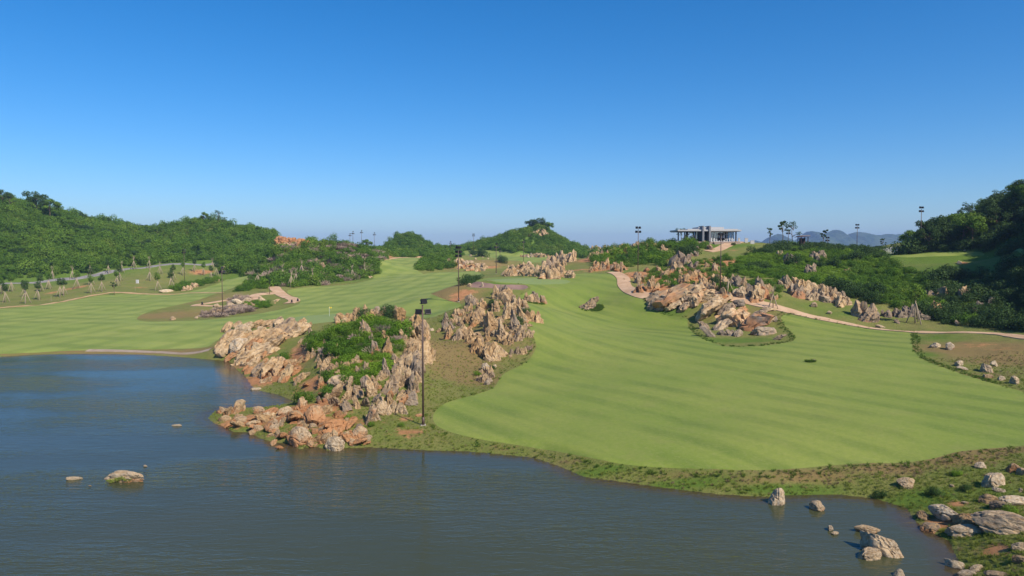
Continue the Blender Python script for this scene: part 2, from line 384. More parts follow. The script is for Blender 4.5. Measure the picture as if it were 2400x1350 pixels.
# ------------------------------------------------------------------ object helpers
def obj(name, mesh, mat=None, parent=None, loc=None):
    o = bpy.data.objects.new(name, mesh); COL.objects.link(o)
    if mat is not None and not mesh.materials: mesh.materials.append(mat)
    if parent is not None: o.parent = parent
    if loc is not None: o.location = loc
    return o
def empty(name, loc=(0, 0, 0), rz=0.0):
    o = bpy.data.objects.new(name, None); COL.objects.link(o); o.location = loc; o.rotation_euler = (0, 0, rz); o.empty_display_size = 0.5
    return o
def tag(o, label, cat, group=None):
    o['label'] = label; o['category'] = cat
    if group: o['group'] = group
    return o
def struct(o): o['kind'] = 'structure'; return o
def mesh_np(name, V, faces, mat=None, smooth=False):
    me = bpy.data.meshes.new(name)
    me.from_pydata([tuple(v) for v in V] if not isinstance(V, list) else V, [], faces)
    if smooth: me.polygons.foreach_set('use_smooth', np.ones(len(me.polygons), bool))
    if mat: me.materials.append(mat)
    return me
class MB:
    """collects boxes, tubes and prisms into one mesh"""
    def __init__(s): s.v = []; s.f = []
    def add(s, V, Fc):
        o = len(s.v); s.v += [tuple(v) for v in V]; s.f += [tuple(i + o for i in f) for f in Fc]; return s
    def box(s, c, d, M=None):
        x, y, z = d[0] / 2, d[1] / 2, d[2] / 2
        V = [Vector((sx * x, sy * y, sz * z)) for sz in (-1, 1) for sy in (-1, 1) for sx in (-1, 1)]
        if M is not None: V = [M @ v for v in V]
        V = [v + Vector(c) for v in V]
        return s.add(V, [(0, 2, 3, 1), (4, 5, 7, 6), (0, 1, 5, 4), (2, 6, 7, 3), (0, 4, 6, 2), (1, 3, 7, 5)])
    def tube(s, pts, rad, n=8, cap=True):
        rings = []; pts = [Vector(p) for p in pts]
        for i, p in enumerate(pts):
            d = (pts[min(i + 1, len(pts) - 1)] - pts[max(i - 1, 0)]).normalized()
            a = d.orthogonal().normalized() if abs(d.z) < 0.99 else Vector((1, 0, 0)); b = d.cross(a).normalized(); a = b.cross(d)
            r = rad[i] if isinstance(rad, (list, tuple)) else rad
            rings.append([p + (a * math.cos(2 * math.pi * k / n) + b * math.sin(2 * math.pi * k / n)) * r for k in range(n)])
        V = [v for rg in rings for v in rg]; Fc = []
        for i in range(len(pts) - 1):
            for k in range(n): Fc.append((i * n + k, i * n + (k + 1) % n, (i + 1) * n + (k + 1) % n, (i + 1) * n + k))
        if cap: Fc.append(tuple(range(n))[::-1]); Fc.append(tuple((len(pts) - 1) * n + k for k in range(n)))
        return s.add(V, Fc)
    def mesh(s, name, mat, smooth=False): return mesh_np(name, s.v, s.f, mat, smooth)
    def build(s, name, mat, parent=None, smooth=False, loc=None): return obj(name, s.mesh(name, mat, smooth), None, parent, loc)

# ------------------------------------------------------------------ ground sheets: rough, fairway, greens, bunker share their edges
regs = ['green', 'green_left', 'bunker', 'fair_r', 'fair_l', 'fair_f', 'fair_t']
Fk = np.full((len(regs),) + GX.shape, -50.0)
for i, s_ in enumerate([sdf(x, y, green_poly), sdf(x, y, green_left), bk_s[near], fr_s, fl_s, ff_s, ft_s]): Fk[i, :NR] = s_
Fk[:, :, :] += 0.0
posm = Fk > 0
q00 = (np.arange(NA - 1)[:, None] * NS + np.arange(NS - 1)[None, :]).ravel()
quads = np.stack([q00, q00 + 1, q00 + NS + 1, q00 + NS], 1)
pf = posm.reshape(len(regs), -1)
region = np.full(len(quads), len(regs)); mixed = np.zeros(len(quads), bool)
for k in range(len(regs) - 1, -1, -1):
    c = pf[k][quads].sum(1); mixed |= (c > 0) & (c < 4); region[c == 4] = k
VX = np.stack([GX.ravel(), GY.ravel(), Z1.ravel()], 1)
ff = Fk.reshape(len(regs), -1)
newv = {}; extra = []
polys = {k: [] for k in range(len(regs) + 1)}
def vid(rec):
    if rec[0] is not None: return rec[0]
    key = tuple(round(c, 4) for c in rec[1])
    if key not in newv: newv[key] = len(VX) + len(extra); extra.append(rec[1])
    return newv[key]
def split(poly, k):
    ins, outs = [], []
    n = len(poly)
    for i in range(n):
        a, b = poly[i], poly[(i + 1) % n]
        fa, fb = a[2][k], b[2][k]
        (ins if fa > 0 else outs).append(a)
        if (fa > 0) != (fb > 0):
            A, B, FA, FB = (a, b, fa, fb) if a[1][0] + a[1][1] * 1.7 < b[1][0] + b[1][1] * 1.7 else (b, a, fb, fa)
            t = FA / (FA - FB); pt = tuple(p + (q - p) * t for p, q in zip(A[1], B[1]))
            m = (None, pt, [p + (q - p) * t for p, q in zip(A[2], B[2])])
            m[2][k] = 0.0
            ins.append(m); outs.append(m)
    return ins, outs
for qi in np.where(mixed)[0]:
    poly = [(int(j), tuple(VX[j]), list(ff[:, j])) for j in quads[qi]]
    for k in range(len(regs)):
        if not poly or len(poly) < 3: break
        mx = max(p[2][k] for p in poly); mn = min(p[2][k] for p in poly)
        if mx <= 0: continue
        if mn >= 0 and mx > 0: polys[k].append(poly); poly = []; break
        ins, outs = split(poly, k)
        if len(ins) >= 3: polys[k].append(ins)
        poly = outs
    if poly and len(poly) >= 3: polys[len(regs)].append(poly)
pl_idx = {k: [tuple(vid(r) for r in p) for p in v] for k, v in polys.items()}
VALL = np.concatenate([VX, np.array(extra).reshape(-1, 3)]) if extra else VX
def region_mesh(name, ks, mat, keep=None):
    fs = []
    for k in ks:
        q = quads[(region == k) & ~mixed]
        fs += [tuple(a) for a in q.tolist()] + pl_idx[k]
    used = np.zeros(len(VALL), bool)
    fl = np.fromiter((i for f in fs for i in f), int); used[fl] = True
    remap = np.cumsum(used) - 1
    fs = [tuple(dict.fromkeys(int(remap[i]) for i in f)) for f in fs]; fs = [f for f in fs if len(f) >= 3]
    me = mesh_np(name, VALL[used].tolist(), fs, mat, True)
    return me, VALL[used]
def blobs(V, lst):
    out = np.zeros(len(V))
    for (cx, cy), rx, ry, amt in lst:
        d = ((V[:, 0] - cx) / rx) ** 2 + ((V[:, 1] - cy) / ry) ** 2
        out = np.maximum(out, amt * np.exp(-d))
    return out
def B(u, v, rx, ry, a=1.0): return (cast0(u, v)[:2], rx, ry, a)
soil_b = [B(700,865,6,6,1.1),B(760,850,6,7,1.1),B(625,885,6,6,1.0),B(790,915,6,5,1.0),B(650,985,9,3,.95),B(720,975,6,3,1.0),B(780,1000,6,3,.7),B(960,1013,2.4,1.5,.72),B(950,985,1.5,1.5,.6),B(590,850,6,6,.7),
 B(1620,668,10,9,1.35),B(1660,655,9,9,1.3),B(1690,615,7,9,1.15),B(1560,605,7,7,1.0),B(1720,590,4,3,.5),B(1610,640,10,9,1.25),B(1520,645,8,8,1.15),B(1570,655,9,9,1.2),B(1400,606,8,10,1.0),B(1350,633,9,4,1.15),B(1420,632,8,4,.9),B(1640,690,6,5,.8),B(1740,680,6,5,.7),B(1840,640,6,7,.6),
 B(1120,625,14,9,.95),B(1085,690,4,3,.9),B(1072,703,2.5,3,.9),B(2290,812,4,2,.55),B(2350,820,4,2,.5),B(2200,1225,1.6,1.4,.85),B(2330,1290,1.2,1.6,.7),B(2240,1180,1,1,.7),B(180,672,5,8,.8),B(120,683,3,5,.7),B(475,635,7,10,.8),B(330,672,4,6,.6),B(690,580,14,8,1.2),B(1540,560,8,6,.8),B(1480,585,9,8,.8),B(910,601,10,20,.7),B(2255,617,1.5,3,.9)]
dry_b = [B(1060,850,9,16,1.0),B(1100,885,8,6,.9),B(1040,800,7,10,.75),B(1130,800,12,16,.8),B(1150,760,12,16,.7),B(1040,697,8,16,1.0),B(1120,695,10,8,.75),B(2290,820,12,9,1.0),B(2380,840,10,8,.9),B(2330,880,9,4,.5),B(400,738,15,12,.9),B(480,733,10,8,.8),B(520,700,14,20,.6),B(1130,617,25,30,.95),B(1060,620,15,30,.8),
 B(480,818,8,5,.9),B(380,822,14,2.5,.9),B(230,825,16,2.5,.8),B(60,832,16,3,.7),B(740,790,8,6,.8),B(1900,1115,5,1.2,.9),B(1750,1125,5,.9,.8),B(2100,1100,5,1.6,.9),B(2250,1075,4,2.2,1.0),B(2330,1060,3,1.6,1.0),B(1600,1115,4,1,.6),B(1350,1080,3,1,.6),B(1180,1050,3,1,.6),B(1300,640,10,10,.7),B(1350,612,14,12,.8),B(1700,700,12,6,.6),B(1880,745,10,6,.6),B(1780,730,14,8,.6),B(200,680,40,18,.3),B(400,660,30,25,.4),B(800,668,26,6,.75),B(1650,730,8,8,.5),B(2200,610,14,6,.7)]
lush_b = [B(1830,620,20,14,1.0),B(1900,640,24,16,1.0),B(1780,605,14,10,.9),B(2000,650,26,18,.9),B(2150,660,26,18,.9),B(2300,670,26,18,.8),B(2180,790,10,6,.7),B(2150,830,6,5,.7),B(1900,720,18,8,.55),B(1980,735,10,5,.6),B(1690,577,16,9,1.0),B(1160,690,7,5,.6),B(1720,795,12,6,.8),B(1560,735,8,5,.8),B(2160,1170,4,2.4,.9),B(1850,1150,6,1.2,.9),B(1600,1135,8,1.2,.8),B(1400,1105,5,1.2,.8),B(2300,1240,4,3,.7),B(2330,1150,4,3,.6),B(1560,600,9,9,.7),B(1520,610,9,9,.7),B(850,790,10,12,1.0),B(820,860,7,7,.8),B(100,600,80,70,1.0),B(400,590,80,70,1.0),B(650,600,50,60,.9),B(780,620,40,50,.9),B(1240,570,90,60,1.0),B(950,575,70,60,1.0),B(2300,560,50,40,1.0),B(2230,612,16,7,.6),B(1180,668,5,4,1.0),B(1290,667,5,3,1.0)]
def paint(me, V):
    ca_ = me.color_attributes.new('masks', 'FLOAT_COLOR', 'POINT')
    a = np.zeros((len(V), 4)); a[:, 3] = 1
    a[:, 0] = blobs(V, soil_b); a[:, 1] = blobs(V, dry_b); a[:, 2] = blobs(V, lush_b)
    ca_.data.foreach_set('color', a.ravel().astype(np.float32))
me, Vg = region_mesh('ground', [len(regs)], MAT_ROUGH); paint(me, Vg); struct(obj('ground', me))
me, _ = region_mesh('fairway', [3], MAT_FAIR); struct(obj('fairway', me))
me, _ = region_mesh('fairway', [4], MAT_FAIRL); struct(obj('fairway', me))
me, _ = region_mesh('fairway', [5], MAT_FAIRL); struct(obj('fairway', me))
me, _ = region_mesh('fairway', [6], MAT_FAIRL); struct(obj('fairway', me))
me, _ = region_mesh('putting_green', [0], MAT_GREEN); struct(obj('putting_green', me))
me, _ = region_mesh('putting_green', [1], MAT_GREEN); struct(obj('putting_green', me))
me, _ = region_mesh('sand_bunker', [2], MAT_SAND); struct(obj('sand_bunker', me))

# ------------------------------------------------------------------ lake
def m_water():
    t = NT('lake_water'); p = t.geo()
    dep = t.attr('depth').outputs['Fac']
    a = t.noise(t.mapv(p, (0.55, 1.9, 1), (0, 0, 0.10)), 0.85, 3, 0.55, 0.3)
    b = t.noise(t.mapv(p, (0.8, 2.4, 1), (0, 0, -0.18)), 2.4, 2, 0.5, 0.2)
    gust = t.ramp(t.noise(t.mapv(p, (0.6, 1.4, 1)), 0.045, 3, 0.5), 0.38, 0.62, 0.2, 1.0)
    h = t.math('MULTIPLY', t.math('ADD', a, t.math('MULTIPLY', b, 0.32)), gust)
    nm = t.bump(h, 1.0, 0.12)
    body = t.mix(t.ramp(dep, 0.0, 0.55), (0.100, 0.062, 0.036), (0.054, 0.060, 0.028))
    body = t.mix(t.math('MULTIPLY', t.ramp(t.noise(p, 0.07, 3), 0.4, 0.7), 0.35), body, (0.066, 0.068, 0.034))
    df = t.n('ShaderNodeBsdfDiffuse'); t.l(body, df.inputs[0])
    tr = t.n('ShaderNodeBsdfTransparent')
    mx = t.n('ShaderNodeMixShader'); t.put(mx.inputs[0], t.ramp(dep, 0.0, 0.5, 0.45, 1.0)); t.l(tr.outputs[0], mx.inputs[1]); t.l(df.outputs[0], mx.inputs[2])
    gl = t.n('ShaderNodeBsdfGlossy'); gl.inputs['Roughness'].default_value = 0.06; t.l(nm, gl.inputs['Normal'])
    fr = t.n('ShaderNodeFresnel'); fr.inputs[0].default_value = 1.33; t.l(nm, fr.inputs['Normal'])
    m2 = t.n('ShaderNodeMixShader'); t.l(fr.outputs[0], m2.inputs[0]); t.l(mx.outputs[0], m2.inputs[1]); t.l(gl.outputs[0], m2.inputs[2])
    return t.done(m2.outputs[0])
MAT_WATER = m_water()
nrw = int(np.searchsorted(YA, 160))
wr = np.arange(0, nrw, 2); wc = np.arange(0, NS, 4)
WX, WY, WS, WZ = GX[np.ix_(wr, wc)], GY[np.ix_(wr, wc)], lake_s[np.ix_(wr, wc)], Z1[np.ix_(wr, wc)]
nr, nc = WX.shape
keepq = np.zeros((nr - 1, nc - 1), bool)
for a in (0, 1):
    for b in (0, 1): keepq |= WS[a:nr - 1 + a, b:nc - 1 + b] > -2.5
i0 = (np.arange(nr - 1)[:, None] * nc + np.arange(nc - 1)[None, :])
fq = [(int(i), int(i + 1), int(i + nc + 1), int(i + nc)) for i in i0[keepq]]
V = np.stack([WX.ravel(), WY.ravel(), 0 * WX.ravel()], 1).tolist(); dep = np.clip(-WZ.ravel(), 0, 3).tolist()
k0 = len(V); V += [(-28, 28, 0), (28, 28, 0), (60, -220, 0), (-420, -220, 0), (-420, 28, 0)]; dep += [2.5] * 5
fq.append((k0, k0 + 4, k0 + 3, k0 + 2, k0 + 1))
me = mesh_np('lake_water', V, fq, MAT_WATER, True)
at = me.attributes.new('depth', 'FLOAT', 'POINT'); at.data.foreach_set('value', np.array(dep, np.float32))
bm_ = bmesh.new(); bm_.from_mesh(me)
bmesh.ops.delete(bm_, geom=[v for v in bm_.verts if not v.link_faces], context='VERTS'); bmesh.ops.recalc_face_normals(bm_, faces=bm_.faces)
for f_ in bm_.faces:
    if f_.normal.z < 0: f_.normal_flip()
bm_.to_mesh(me); bm_.free()
struct(obj('lake_water', me))

# ------------------------------------------------------------------ paths and the road, draped ribbons with thickness
def catmull(pts, step=1.2):
    P_ = [np.array(p) for p in pts]; P_ = [2 * P_[0] - P_[1]] + P_ + [2 * P_[-1] - P_[-2]]; out = []
    for i in range(1, len(P_) - 2):
        n = max(2, int(np.linalg.norm(P_[i + 1] - P_[i]) / step))
        for k in range(n):
            t = k / n; a, b, c, d = P_[i - 1], P_[i], P_[i + 1], P_[i + 2]
            out.append(0.5 * ((2 * b) + (c - a) * t + (2 * a - 5 * b + 4 * c - d) * t * t + (3 * b - a - 3 * c + d) * t ** 3))
    out.append(P_[-2]); return np.array(out)
def ribbon(name, px, width, mat, lift=0.10, kerb=None, wend=None):
    c = catmull([cast0(u, v)[:2] for u, v in px])
    T = np.gradient(c, axis=0); T /= np.linalg.norm(T, axis=1)[:, None] + 1e-9
    N = np.stack([-T[:, 1], T[:, 0]], 1); n = len(c)
    W = np.linspace(width, wend or width, n)
    V, Fc = [], []; K = 13; ks = np.linspace(-1, 1, K - 2)
    for i in range(n):
        row = []
        for j, k in enumerate(ks):
            p_ = c[i] + N[i] * k * W[i] / 2; row.append((p_[0], p_[1], hgt(p_[0], p_[1]) + lift + 0.03 * (1 - k * k)))
        a, b = row[0], row[-1]
        row = [(a[0], a[1], a[2] - 0.5)] + row + [(b[0], b[1], b[2] - 0.5)]; V += row
    for i in range(n - 1):
        for j in range(K - 1): Fc.append((i * K + j, (i + 1) * K + j, (i + 1) * K + j + 1, i * K + j + 1))
    me = mesh_np(name, V, Fc, mat)
    bm = bmesh.new(); bm.from_mesh(me); bmesh.ops.recalc_face_normals(bm, faces=bm.faces)
    if sum(f.normal.z for f in bm.faces) < 0: bmesh.ops.reverse_faces(bm, faces=bm.faces)
    bm.to_mesh(me); bm.free()
    o = struct(obj(name, me))
    if kerb:
        for sd in (-1, 1):
            kv, kf = [], []
            for i in range(n):
                e = c[i] + N[i] * sd * (W[i] / 2 + 0.02); f = c[i] + N[i] * sd * (W[i] / 2 + 0.02 + kerb)
                z = hgt(e[0], e[1]) + lift + 0.05
                kv += [(e[0], e[1], z - 0.4), (e[0], e[1], z), (f[0], f[1], z), (f[0], f[1], z - 0.5)]
            for i in range(n - 1):
                for j in range(3): kf.append((i * 4 + j, (i + 1) * 4 + j, (i + 1) * 4 + j + 1, i * 4 + j + 1))
            obj('kerb', mesh_np('kerb', kv, kf, MAT_KERB), None, o)
    return o
ribbon('cart_path', [(1436,637),(1450,643),(1461,654),(1463,668),(1474,680),(1494,689),(1520,693),(1560,690),(1610,688),(1650,689),(1690,693),(1740,704),(1800,717),(1850,729),(1910,743),(1980,757),(2060,769),(2140,775),(2250,781),(2330,786),(2420,797),(2520,808)], 3.6, MAT_PATH, 0.13, None, 2.0)
ribbon('cart_path', [(1658,592),(1680,588),(1702,578),(1714,572),(1736,569)], 4.0, MAT_PATH, 0.12)
ribbon('cart_path', [(636,672),(645,680),(655,688),(672,697),(687,704),(689,709),(676,714)], 4.2, MAT_PATH, 0.13, None, 3.4)
ribbon('cart_path', [(652,688),(625,690),(600,693),(592,698),(590,704)], 3.0, MAT_PATH, 0.10, None, 4.0)
ribbon('cart_path', [(590,694),(560,699),(500,710),(458,716),(462,719),(500,721),(520,722)], 2.2, MAT_PATH, 0.10)
ribbon('earth_track', [(-120,738),(0,722),(60,717),(130,708),(190,697),(245,689),(280,687),(400,690),(440,688),(525,688)], 2.4, MAT_OCHRE, 0.08, None, 1.2)
ribbon('earth_track', [(893,609),(935,604),(985,602)], 3.0, MAT_OCHRE, 0.1)
ribbon('road', [(-250,690),(-100,672),(0,664),(60,661),(120,655),(190,648),(250,640),(310,632),(380,625),(440,620),(505,614)], 4.2, MAT_ROAD, 0.2)
ribbon('shore_track', [(205,821),(280,821),(360,823),(430,826),(495,826)], 1.5, MAT_SHORE, 0.06)
# ------------------------------------------------------------------ rocks
def m_rock(name, streak, dark=0.74, lite=(0.620, 0.475, 0.305), lo=0.35, hi=0.65):
    t = NT(name); p = t.objco(); oi = t.n('ShaderNodeObjectInfo')
    oc = t.sep(oi.outputs['Color'])                       # grey share, red-earth stain, paleness
    ps = t.n('ShaderNodeVectorMath', operation='ADD'); t.l(p, ps.inputs[0])
    rv = t.n('ShaderNodeCombineXYZ'); r37 = t.math('MULTIPLY', oi.outputs['Random'], 37.0)
    for i in range(3): t.l(r37, rv.inputs[i])
    t.l(rv.outputs[0], ps.inputs[1]); q = ps.outputs[0]
    a = t.noise(q, 2.4, 6, 0.65); b = t.noise(t.mapv(q, streak), 1.5, 6, 0.70, 0.6); c_ = t.noise(q, 9.0, 6, 0.7)
    col = t.mix(t.ramp(a, 0.34, 0.66), (0.285, 0.165, 0.072), (0.510, 0.335, 0.168))
    col = t.mix(t.math('MULTIPLY', oc[2], t.ramp(c_, lo, hi)), col, lite)
    dk = t.mix(b, (0.115, 0.090, 0.072), (0.330, 0.275, 0.225))
    col = t.mix(t.math('MULTIPLY', t.ramp(t.math('ADD', oc[0], t.math('MULTIPLY', t.math('SUBTRACT', b, 0.5), 1.7)), 0.30, 0.80), 0.88), col, dk)
    col = t.mix(t.ramp(b, 0.51, 0.65, 0, dark), col, (0.095, 0.062, 0.042))
    sx = t.n('ShaderNodeSeparateXYZ'); t.l(p, sx.inputs[0])
    st = t.math('ADD', t.math('MULTIPLY', oc[1], 1.0), t.math('MULTIPLY', t.math('SUBTRACT', a, 0.5), 1.3))
    st = t.math('SUBTRACT', st, t.math('MULTIPLY', sx.outputs[2], 0.65))
    col = t.mix(t.math('MULTIPLY', t.ramp(st, 0.30, 0.62), 0.80), col, t.mix(c_, (0.34, 0.130, 0.045), (0.47, 0.235, 0.110)))
    h = t.math('ADD', t.math('MULTIPLY', b, 1.0), t.math('MULTIPLY', c_, 0.6))
    return t.done(t.bsdf(col, 0.9, t.bump(h, 1.0, 0.22), 0.12).outputs[0])
MAT_ROCK = m_rock('weathered_limestone', (6, 6, 1.1))
MAT_BOULDER = m_rock('pale_boulder_limestone', (2.5, 5, 3), 0.32, (0.585, 0.480, 0.345), 0.28, 0.60)
MAT_SLAB = m_rock('layered_limestone', (1.4, 6.5, 8))

def ico(sub):
    bm = bmesh.new(); bmesh.ops.create_icosphere(bm, subdivisions=sub, radius=1.0)
    V = np.array([v.co[:] for v in bm.verts]); Fc = [tuple(v.index for v in f.verts) for f in bm.faces]; bm.free()
    return V / np.linalg.norm(V, axis=1)[:, None], Fc
ICO4 = ico(4); ICO5 = ico(5)
def polytope(D, planes, p=14, rmax=1.1):
    s = np.full(len(D), (1.0 / rmax) ** p)
    for n, d in planes:
        k = np.clip(D @ n, 0, None) / d; s += k ** p
    return s ** (-1.0 / p)
def unit(az, el): return np.array([math.cos(az) * math.cos(el), math.sin(az) * math.cos(el), math.sin(el)])
def blade_pts(rs, thin=0.6, D=None):
    D = ICO4[0] if D is None else D
    pl = []
    k = rs.randint(5, 8)
    for i in range(k):
        az = 2 * math.pi * (i + rs.uniform(-.4, .4)) / k; e = rs.uniform(0.02, 0.30)
        d = rs.uniform(.20, .34); d *= math.hypot(math.cos(az), math.sin(az) * thin)
        pl.append((unit(az, e), d + 0.06))
    for i in range(rs.randint(2, 4)): pl.append((unit(rs.uniform(0, 6.28), rs.uniform(0.35, 1.05)), rs.uniform(.45, .72)))
    pl.append((np.array([0, 0, -1.0]), .35))
    V = D * polytope(D, pl, 34, .95)[:, None]
    o = rs.uniform(0, 90)
    z = V[:, 2].copy()
    gro = 1 - np.abs(fbm(V[:, 0] * 6 + o, V[:, 1] * 6, z * 1.2, 3)) * 2.2
    rr = 1 - 0.46 * np.clip(gro, 0, 1) ** 2 * sstep(-.25, .2, z)
    V[:, 0] *= rr; V[:, 1] *= rr
    V[:, 2] += np.clip(z, 0, 1) * 0.60 * fbm(V[:, 0] * 8 + o, V[:, 1] * 8, 3.0, 3)
    V += 0.055 * np.stack([fbm(V[:, 0] * 6 + i * 9, V[:, 1] * 6 + o, V[:, 2] * 6, 3) for i in range(3)], 1)
    V[:, 2] /= max(V[:, 2].max(), .3)
    V[:, :2] *= 1.25
    return V
def slab_pts(rs):
    D = ICO4[0]; pl = [(np.array([0, 0, 1.0]), .12), (np.array([0, 0, -1.0]), .16)]
    for i in range(8):
        az = 2 * math.pi * (i + rs.uniform(-.4, .4)) / 8
        d = math.hypot(math.cos(az) * .52, math.sin(az) * .24) * rs.uniform(.75, 1.05); pl.append((unit(az, rs.uniform(-.2, .35)), d))
    for i in range(4): pl.append((unit(rs.uniform(0, 6.28), rs.uniform(.6, 1.2)), rs.uniform(.13, .22)))
    V = D * polytope(D, pl, 40, .56)[:, None]; o = rs.uniform(0, 90)
    lay = fbm(V[:, 0] * 1.2 + o, V[:, 1] * 1.5, V[:, 2] * 24, 2); rid = 1 - np.abs(fbm(V[:, 0] * 1.8 + o, V[:, 1] * 11, V[:, 2] * 4, 3)) * 2.2
    rxy = np.clip(np.hypot(V[:, 0] / .5, V[:, 1] / .27), 0, 1)
    V[:, :2] *= (1 + .16 * lay * rxy)[:, None]
    V[:, 2] -= np.sign(V[:, 2]) * .075 * np.clip(rid, 0, 1) ** 2
    V += 0.028 * np.stack([fbm(V[:, 0] * 8 + i * 9, V[:, 1] * 8 + o, V[:, 2] * 8, 3) for i in range(3)], 1)
    return V
def boulder_pts(rs, D=None):
    D = ICO5[0]; pl = []
    for i in range(11):
        n = np.array([rs.gauss(0, 1) for _ in range(3)]); n /= np.linalg.norm(n); pl.append((n, rs.uniform(.30, .5)))
    pl.append((np.array([0, 0, -1.0]), .3))
    V = D * polytope(D, pl, 28, .6)[:, None]; o = rs.uniform(0, 90)
    V[:, 1] *= rs.uniform(.6, .85); V[:, 2] *= rs.uniform(.75, 1.0)
    gro = np.abs(fbm(V[:, 0] * 2.5 + o, V[:, 1] * 6, V[:, 2] * 4, 3))
    V *= (1 - 0.13 * np.clip(.16 - gro, 0, 1) / .16)[:, None] * (1 + .12 * fbm(V[:, 0] * 2.5 + o, V[:, 1] * 2.5, V[:, 2] * 2.5, 4))[:, None]
    V += 0.012 * np.stack([fbm(V[:, 0] * 12 + i * 9, V[:, 1] * 12 + o, V[:, 2] * 12, 3) for i in range(3)], 1)
    V[:, 2] += 0.12
    return V
def rock_mesh(name, V, Fc, mat, ang=32):
    me = mesh_np(name, V, Fc, mat, True); me.set_sharp_from_angle(angle=math.radians(ang)); return me
ROCKS = {'blade': [], 'crag': [], 'slab': [], 'boulder': []}
for i in range(7):
    rs = random.Random(100 + i); ROCKS['blade'].append(rock_mesh('rock_blade', blade_pts(rs, rs.uniform(.45, .9)).tolist(), ICO4[1], MAT_ROCK))
ICO3 = ico(3)
for i in range(6):
    rs = random.Random(200 + i); VV, FF = [], []
    for j in range(rs.randint(4, 7)):
        V = blade_pts(rs, rs.uniform(.5, .9), ICO3[0]) * rs.uniform(.5, .85) * np.array([1.15, 1.15, 1.0])
        a = rs.uniform(0, 6.28); R = np.array(Euler((rs.uniform(-.3, .3), rs.uniform(-.1, .4), a)).to_matrix())
        V = V @ R.T + np.array([rs.uniform(-.5, .5), rs.uniform(-.32, .32), rs.uniform(-.15, .05)])
        o = len(VV); VV += V.tolist(); FF += [tuple(q + o for q in f) for f in ICO3[1]]
    ROCKS['crag'].append(rock_mesh('rock_crag', VV, FF, MAT_ROCK))
for i in range(7): ROCKS['slab'].append(rock_mesh('rock_slab', slab_pts(random.Random(300 + i)).tolist(), ICO4[1], MAT_SLAB))
for i in range(7): ROCKS['boulder'].append(rock_mesh('rock_boulder', boulder_pts(random.Random(400 + i)).tolist(), ICO5[1], MAT_BOULDER))

rk = random.Random(5)
def place_rock(name, kind, u, v, px, parent=None, yaw=None, lean=None, grey=.3, stain=.3, pale=.4, sink=.0, asp=(1, 1, 1), pos=None, var=None):
    x_, y_, z_ = pos if pos is not None else cast(u, v)
    s = px * y_ / F
    me = ROCKS[kind][var if var is not None else rk.randrange(len(ROCKS[kind]))]
    o = bpy.data.objects.new(name, me); COL.objects.link(o)
    if yaw is None: yaw = rk.uniform(0, 6.28)
    if kind == 'slab':
        tilt = lean if lean is not None else rk.uniform(.3, .75)
        if parent is not None and parent.get('steep'): tilt = rk.uniform(.9, 1.35)
        R = Matrix.Rotation(yaw, 3, 'Z') @ Matrix.Rotation(-tilt, 3, 'Y') @ Matrix.Rotation(rk.uniform(-.35, .35), 3, 'X')
        up = 0.24 * s * math.sin(abs(tilt)) + 0.03 * s
    else:
        lx = lean if lean is not None else rk.gauss(0, .16)
        R = Matrix.Rotation(lx, 3, 'Y') @ Matrix.Rotation(rk.gauss(0, .1), 3, 'X') @ Matrix.Rotation(yaw, 3, 'Z'); up = 0
    o.rotation_euler = R.to_euler()
    o.scale = (s * asp[0], s * asp[1], s * asp[2])
    w = Vector((x_, y_, z_ + up - sink * s))
    if parent is not None: o.parent = parent; o.location = w - parent.location
    else: o.location = w
    o.color = (min(max(grey + rk.gauss(0, .16), 0), 1), min(max(stain + rk.gauss(0, .18), 0), 1), min(max(pale + rk.gauss(0, .2), 0), 1), 1)
    return o
def pin(p, poly):
    c = False; n = len(poly)
    for i in range(n):
        (ax, ay), (bx, by) = poly[i], poly[(i + 1) % n]
        if (ay > p[1]) != (by > p[1]) and p[0] < (bx - ax) * (p[1] - ay) / (by - ay) + ax: c = not c
    return c
def fill(parent, poly, n, kinds, lo, hi, gap=.55, yawr=None, lean=None, **kw):
    us = [p[0] for p in poly]; vs_ = [p[1] for p in poly]; got = []; tries = 0
    while len(got) < n and tries < n * 40:
        tries += 1
        u, v = rk.uniform(min(us), max(us)), rk.uniform(min(vs_), max(vs_))
        if not pin((u, v), poly): continue
        h = lo + (hi - lo) * rk.random() ** 1.7
        if any(abs(u - a) < gap * (h + b) * .5 and abs(v - c) < gap * .6 * (h + b) * .5 for a, c, b in got): continue
        got.append((u, v, h))
        kd = rk.choice(kinds)
        w = h * (1.35 if kd == 'slab' else 1.1 if kd == 'boulder' else 1.0)
        place_rock('rock', kd, u, v, w, parent, yaw=None if yawr is None else rk.gauss(*yawr), lean=None if lean is None else rk.gauss(*lean), **kw)
def outcrop(u, v, label):
    return tag(empty('rock_outcrop', cast(u, v)), label, 'rock outcrop', 'limestone outcrops on the golf course')

# main mound beside the lake
OA = outcrop(930, 960, 'large scrub topped mound of fluted grey and tan pinnacles behind the tallest lamp post')
OA['steep'] = 1
fill(OA, [(905,965),(870,955),(800,965),(770,950),(800,915),(880,890),(930,870),(955,830),(945,790),(980,780),(1000,800),(1000,860),(985,900),(965,935)], 36, ['blade','crag','slab','slab'], 26, 54, .7, lean=(.1, .25), grey=.5, stain=.22, pale=.45)
fill(OA, [(935,745),(985,765),(1002,790),(985,830),(955,840),(938,800),(930,770)], 26, ['blade','crag','slab','boulder'], 24, 44, .6, grey=.3, stain=.3, pale=.4)
fill(OA, [(780,752),(860,730),(930,730),(935,745),(870,742),(790,765)], 22, ['blade','crag','boulder'], 15, 26, .5, grey=.25, stain=.4, pale=.35)
fill(OA, [(705,800),(745,780),(790,800),(800,850),(770,880),(735,860),(700,835)], 16, ['blade','blade','crag'], 14, 28, .5, grey=.2, stain=.3, pale=.75)
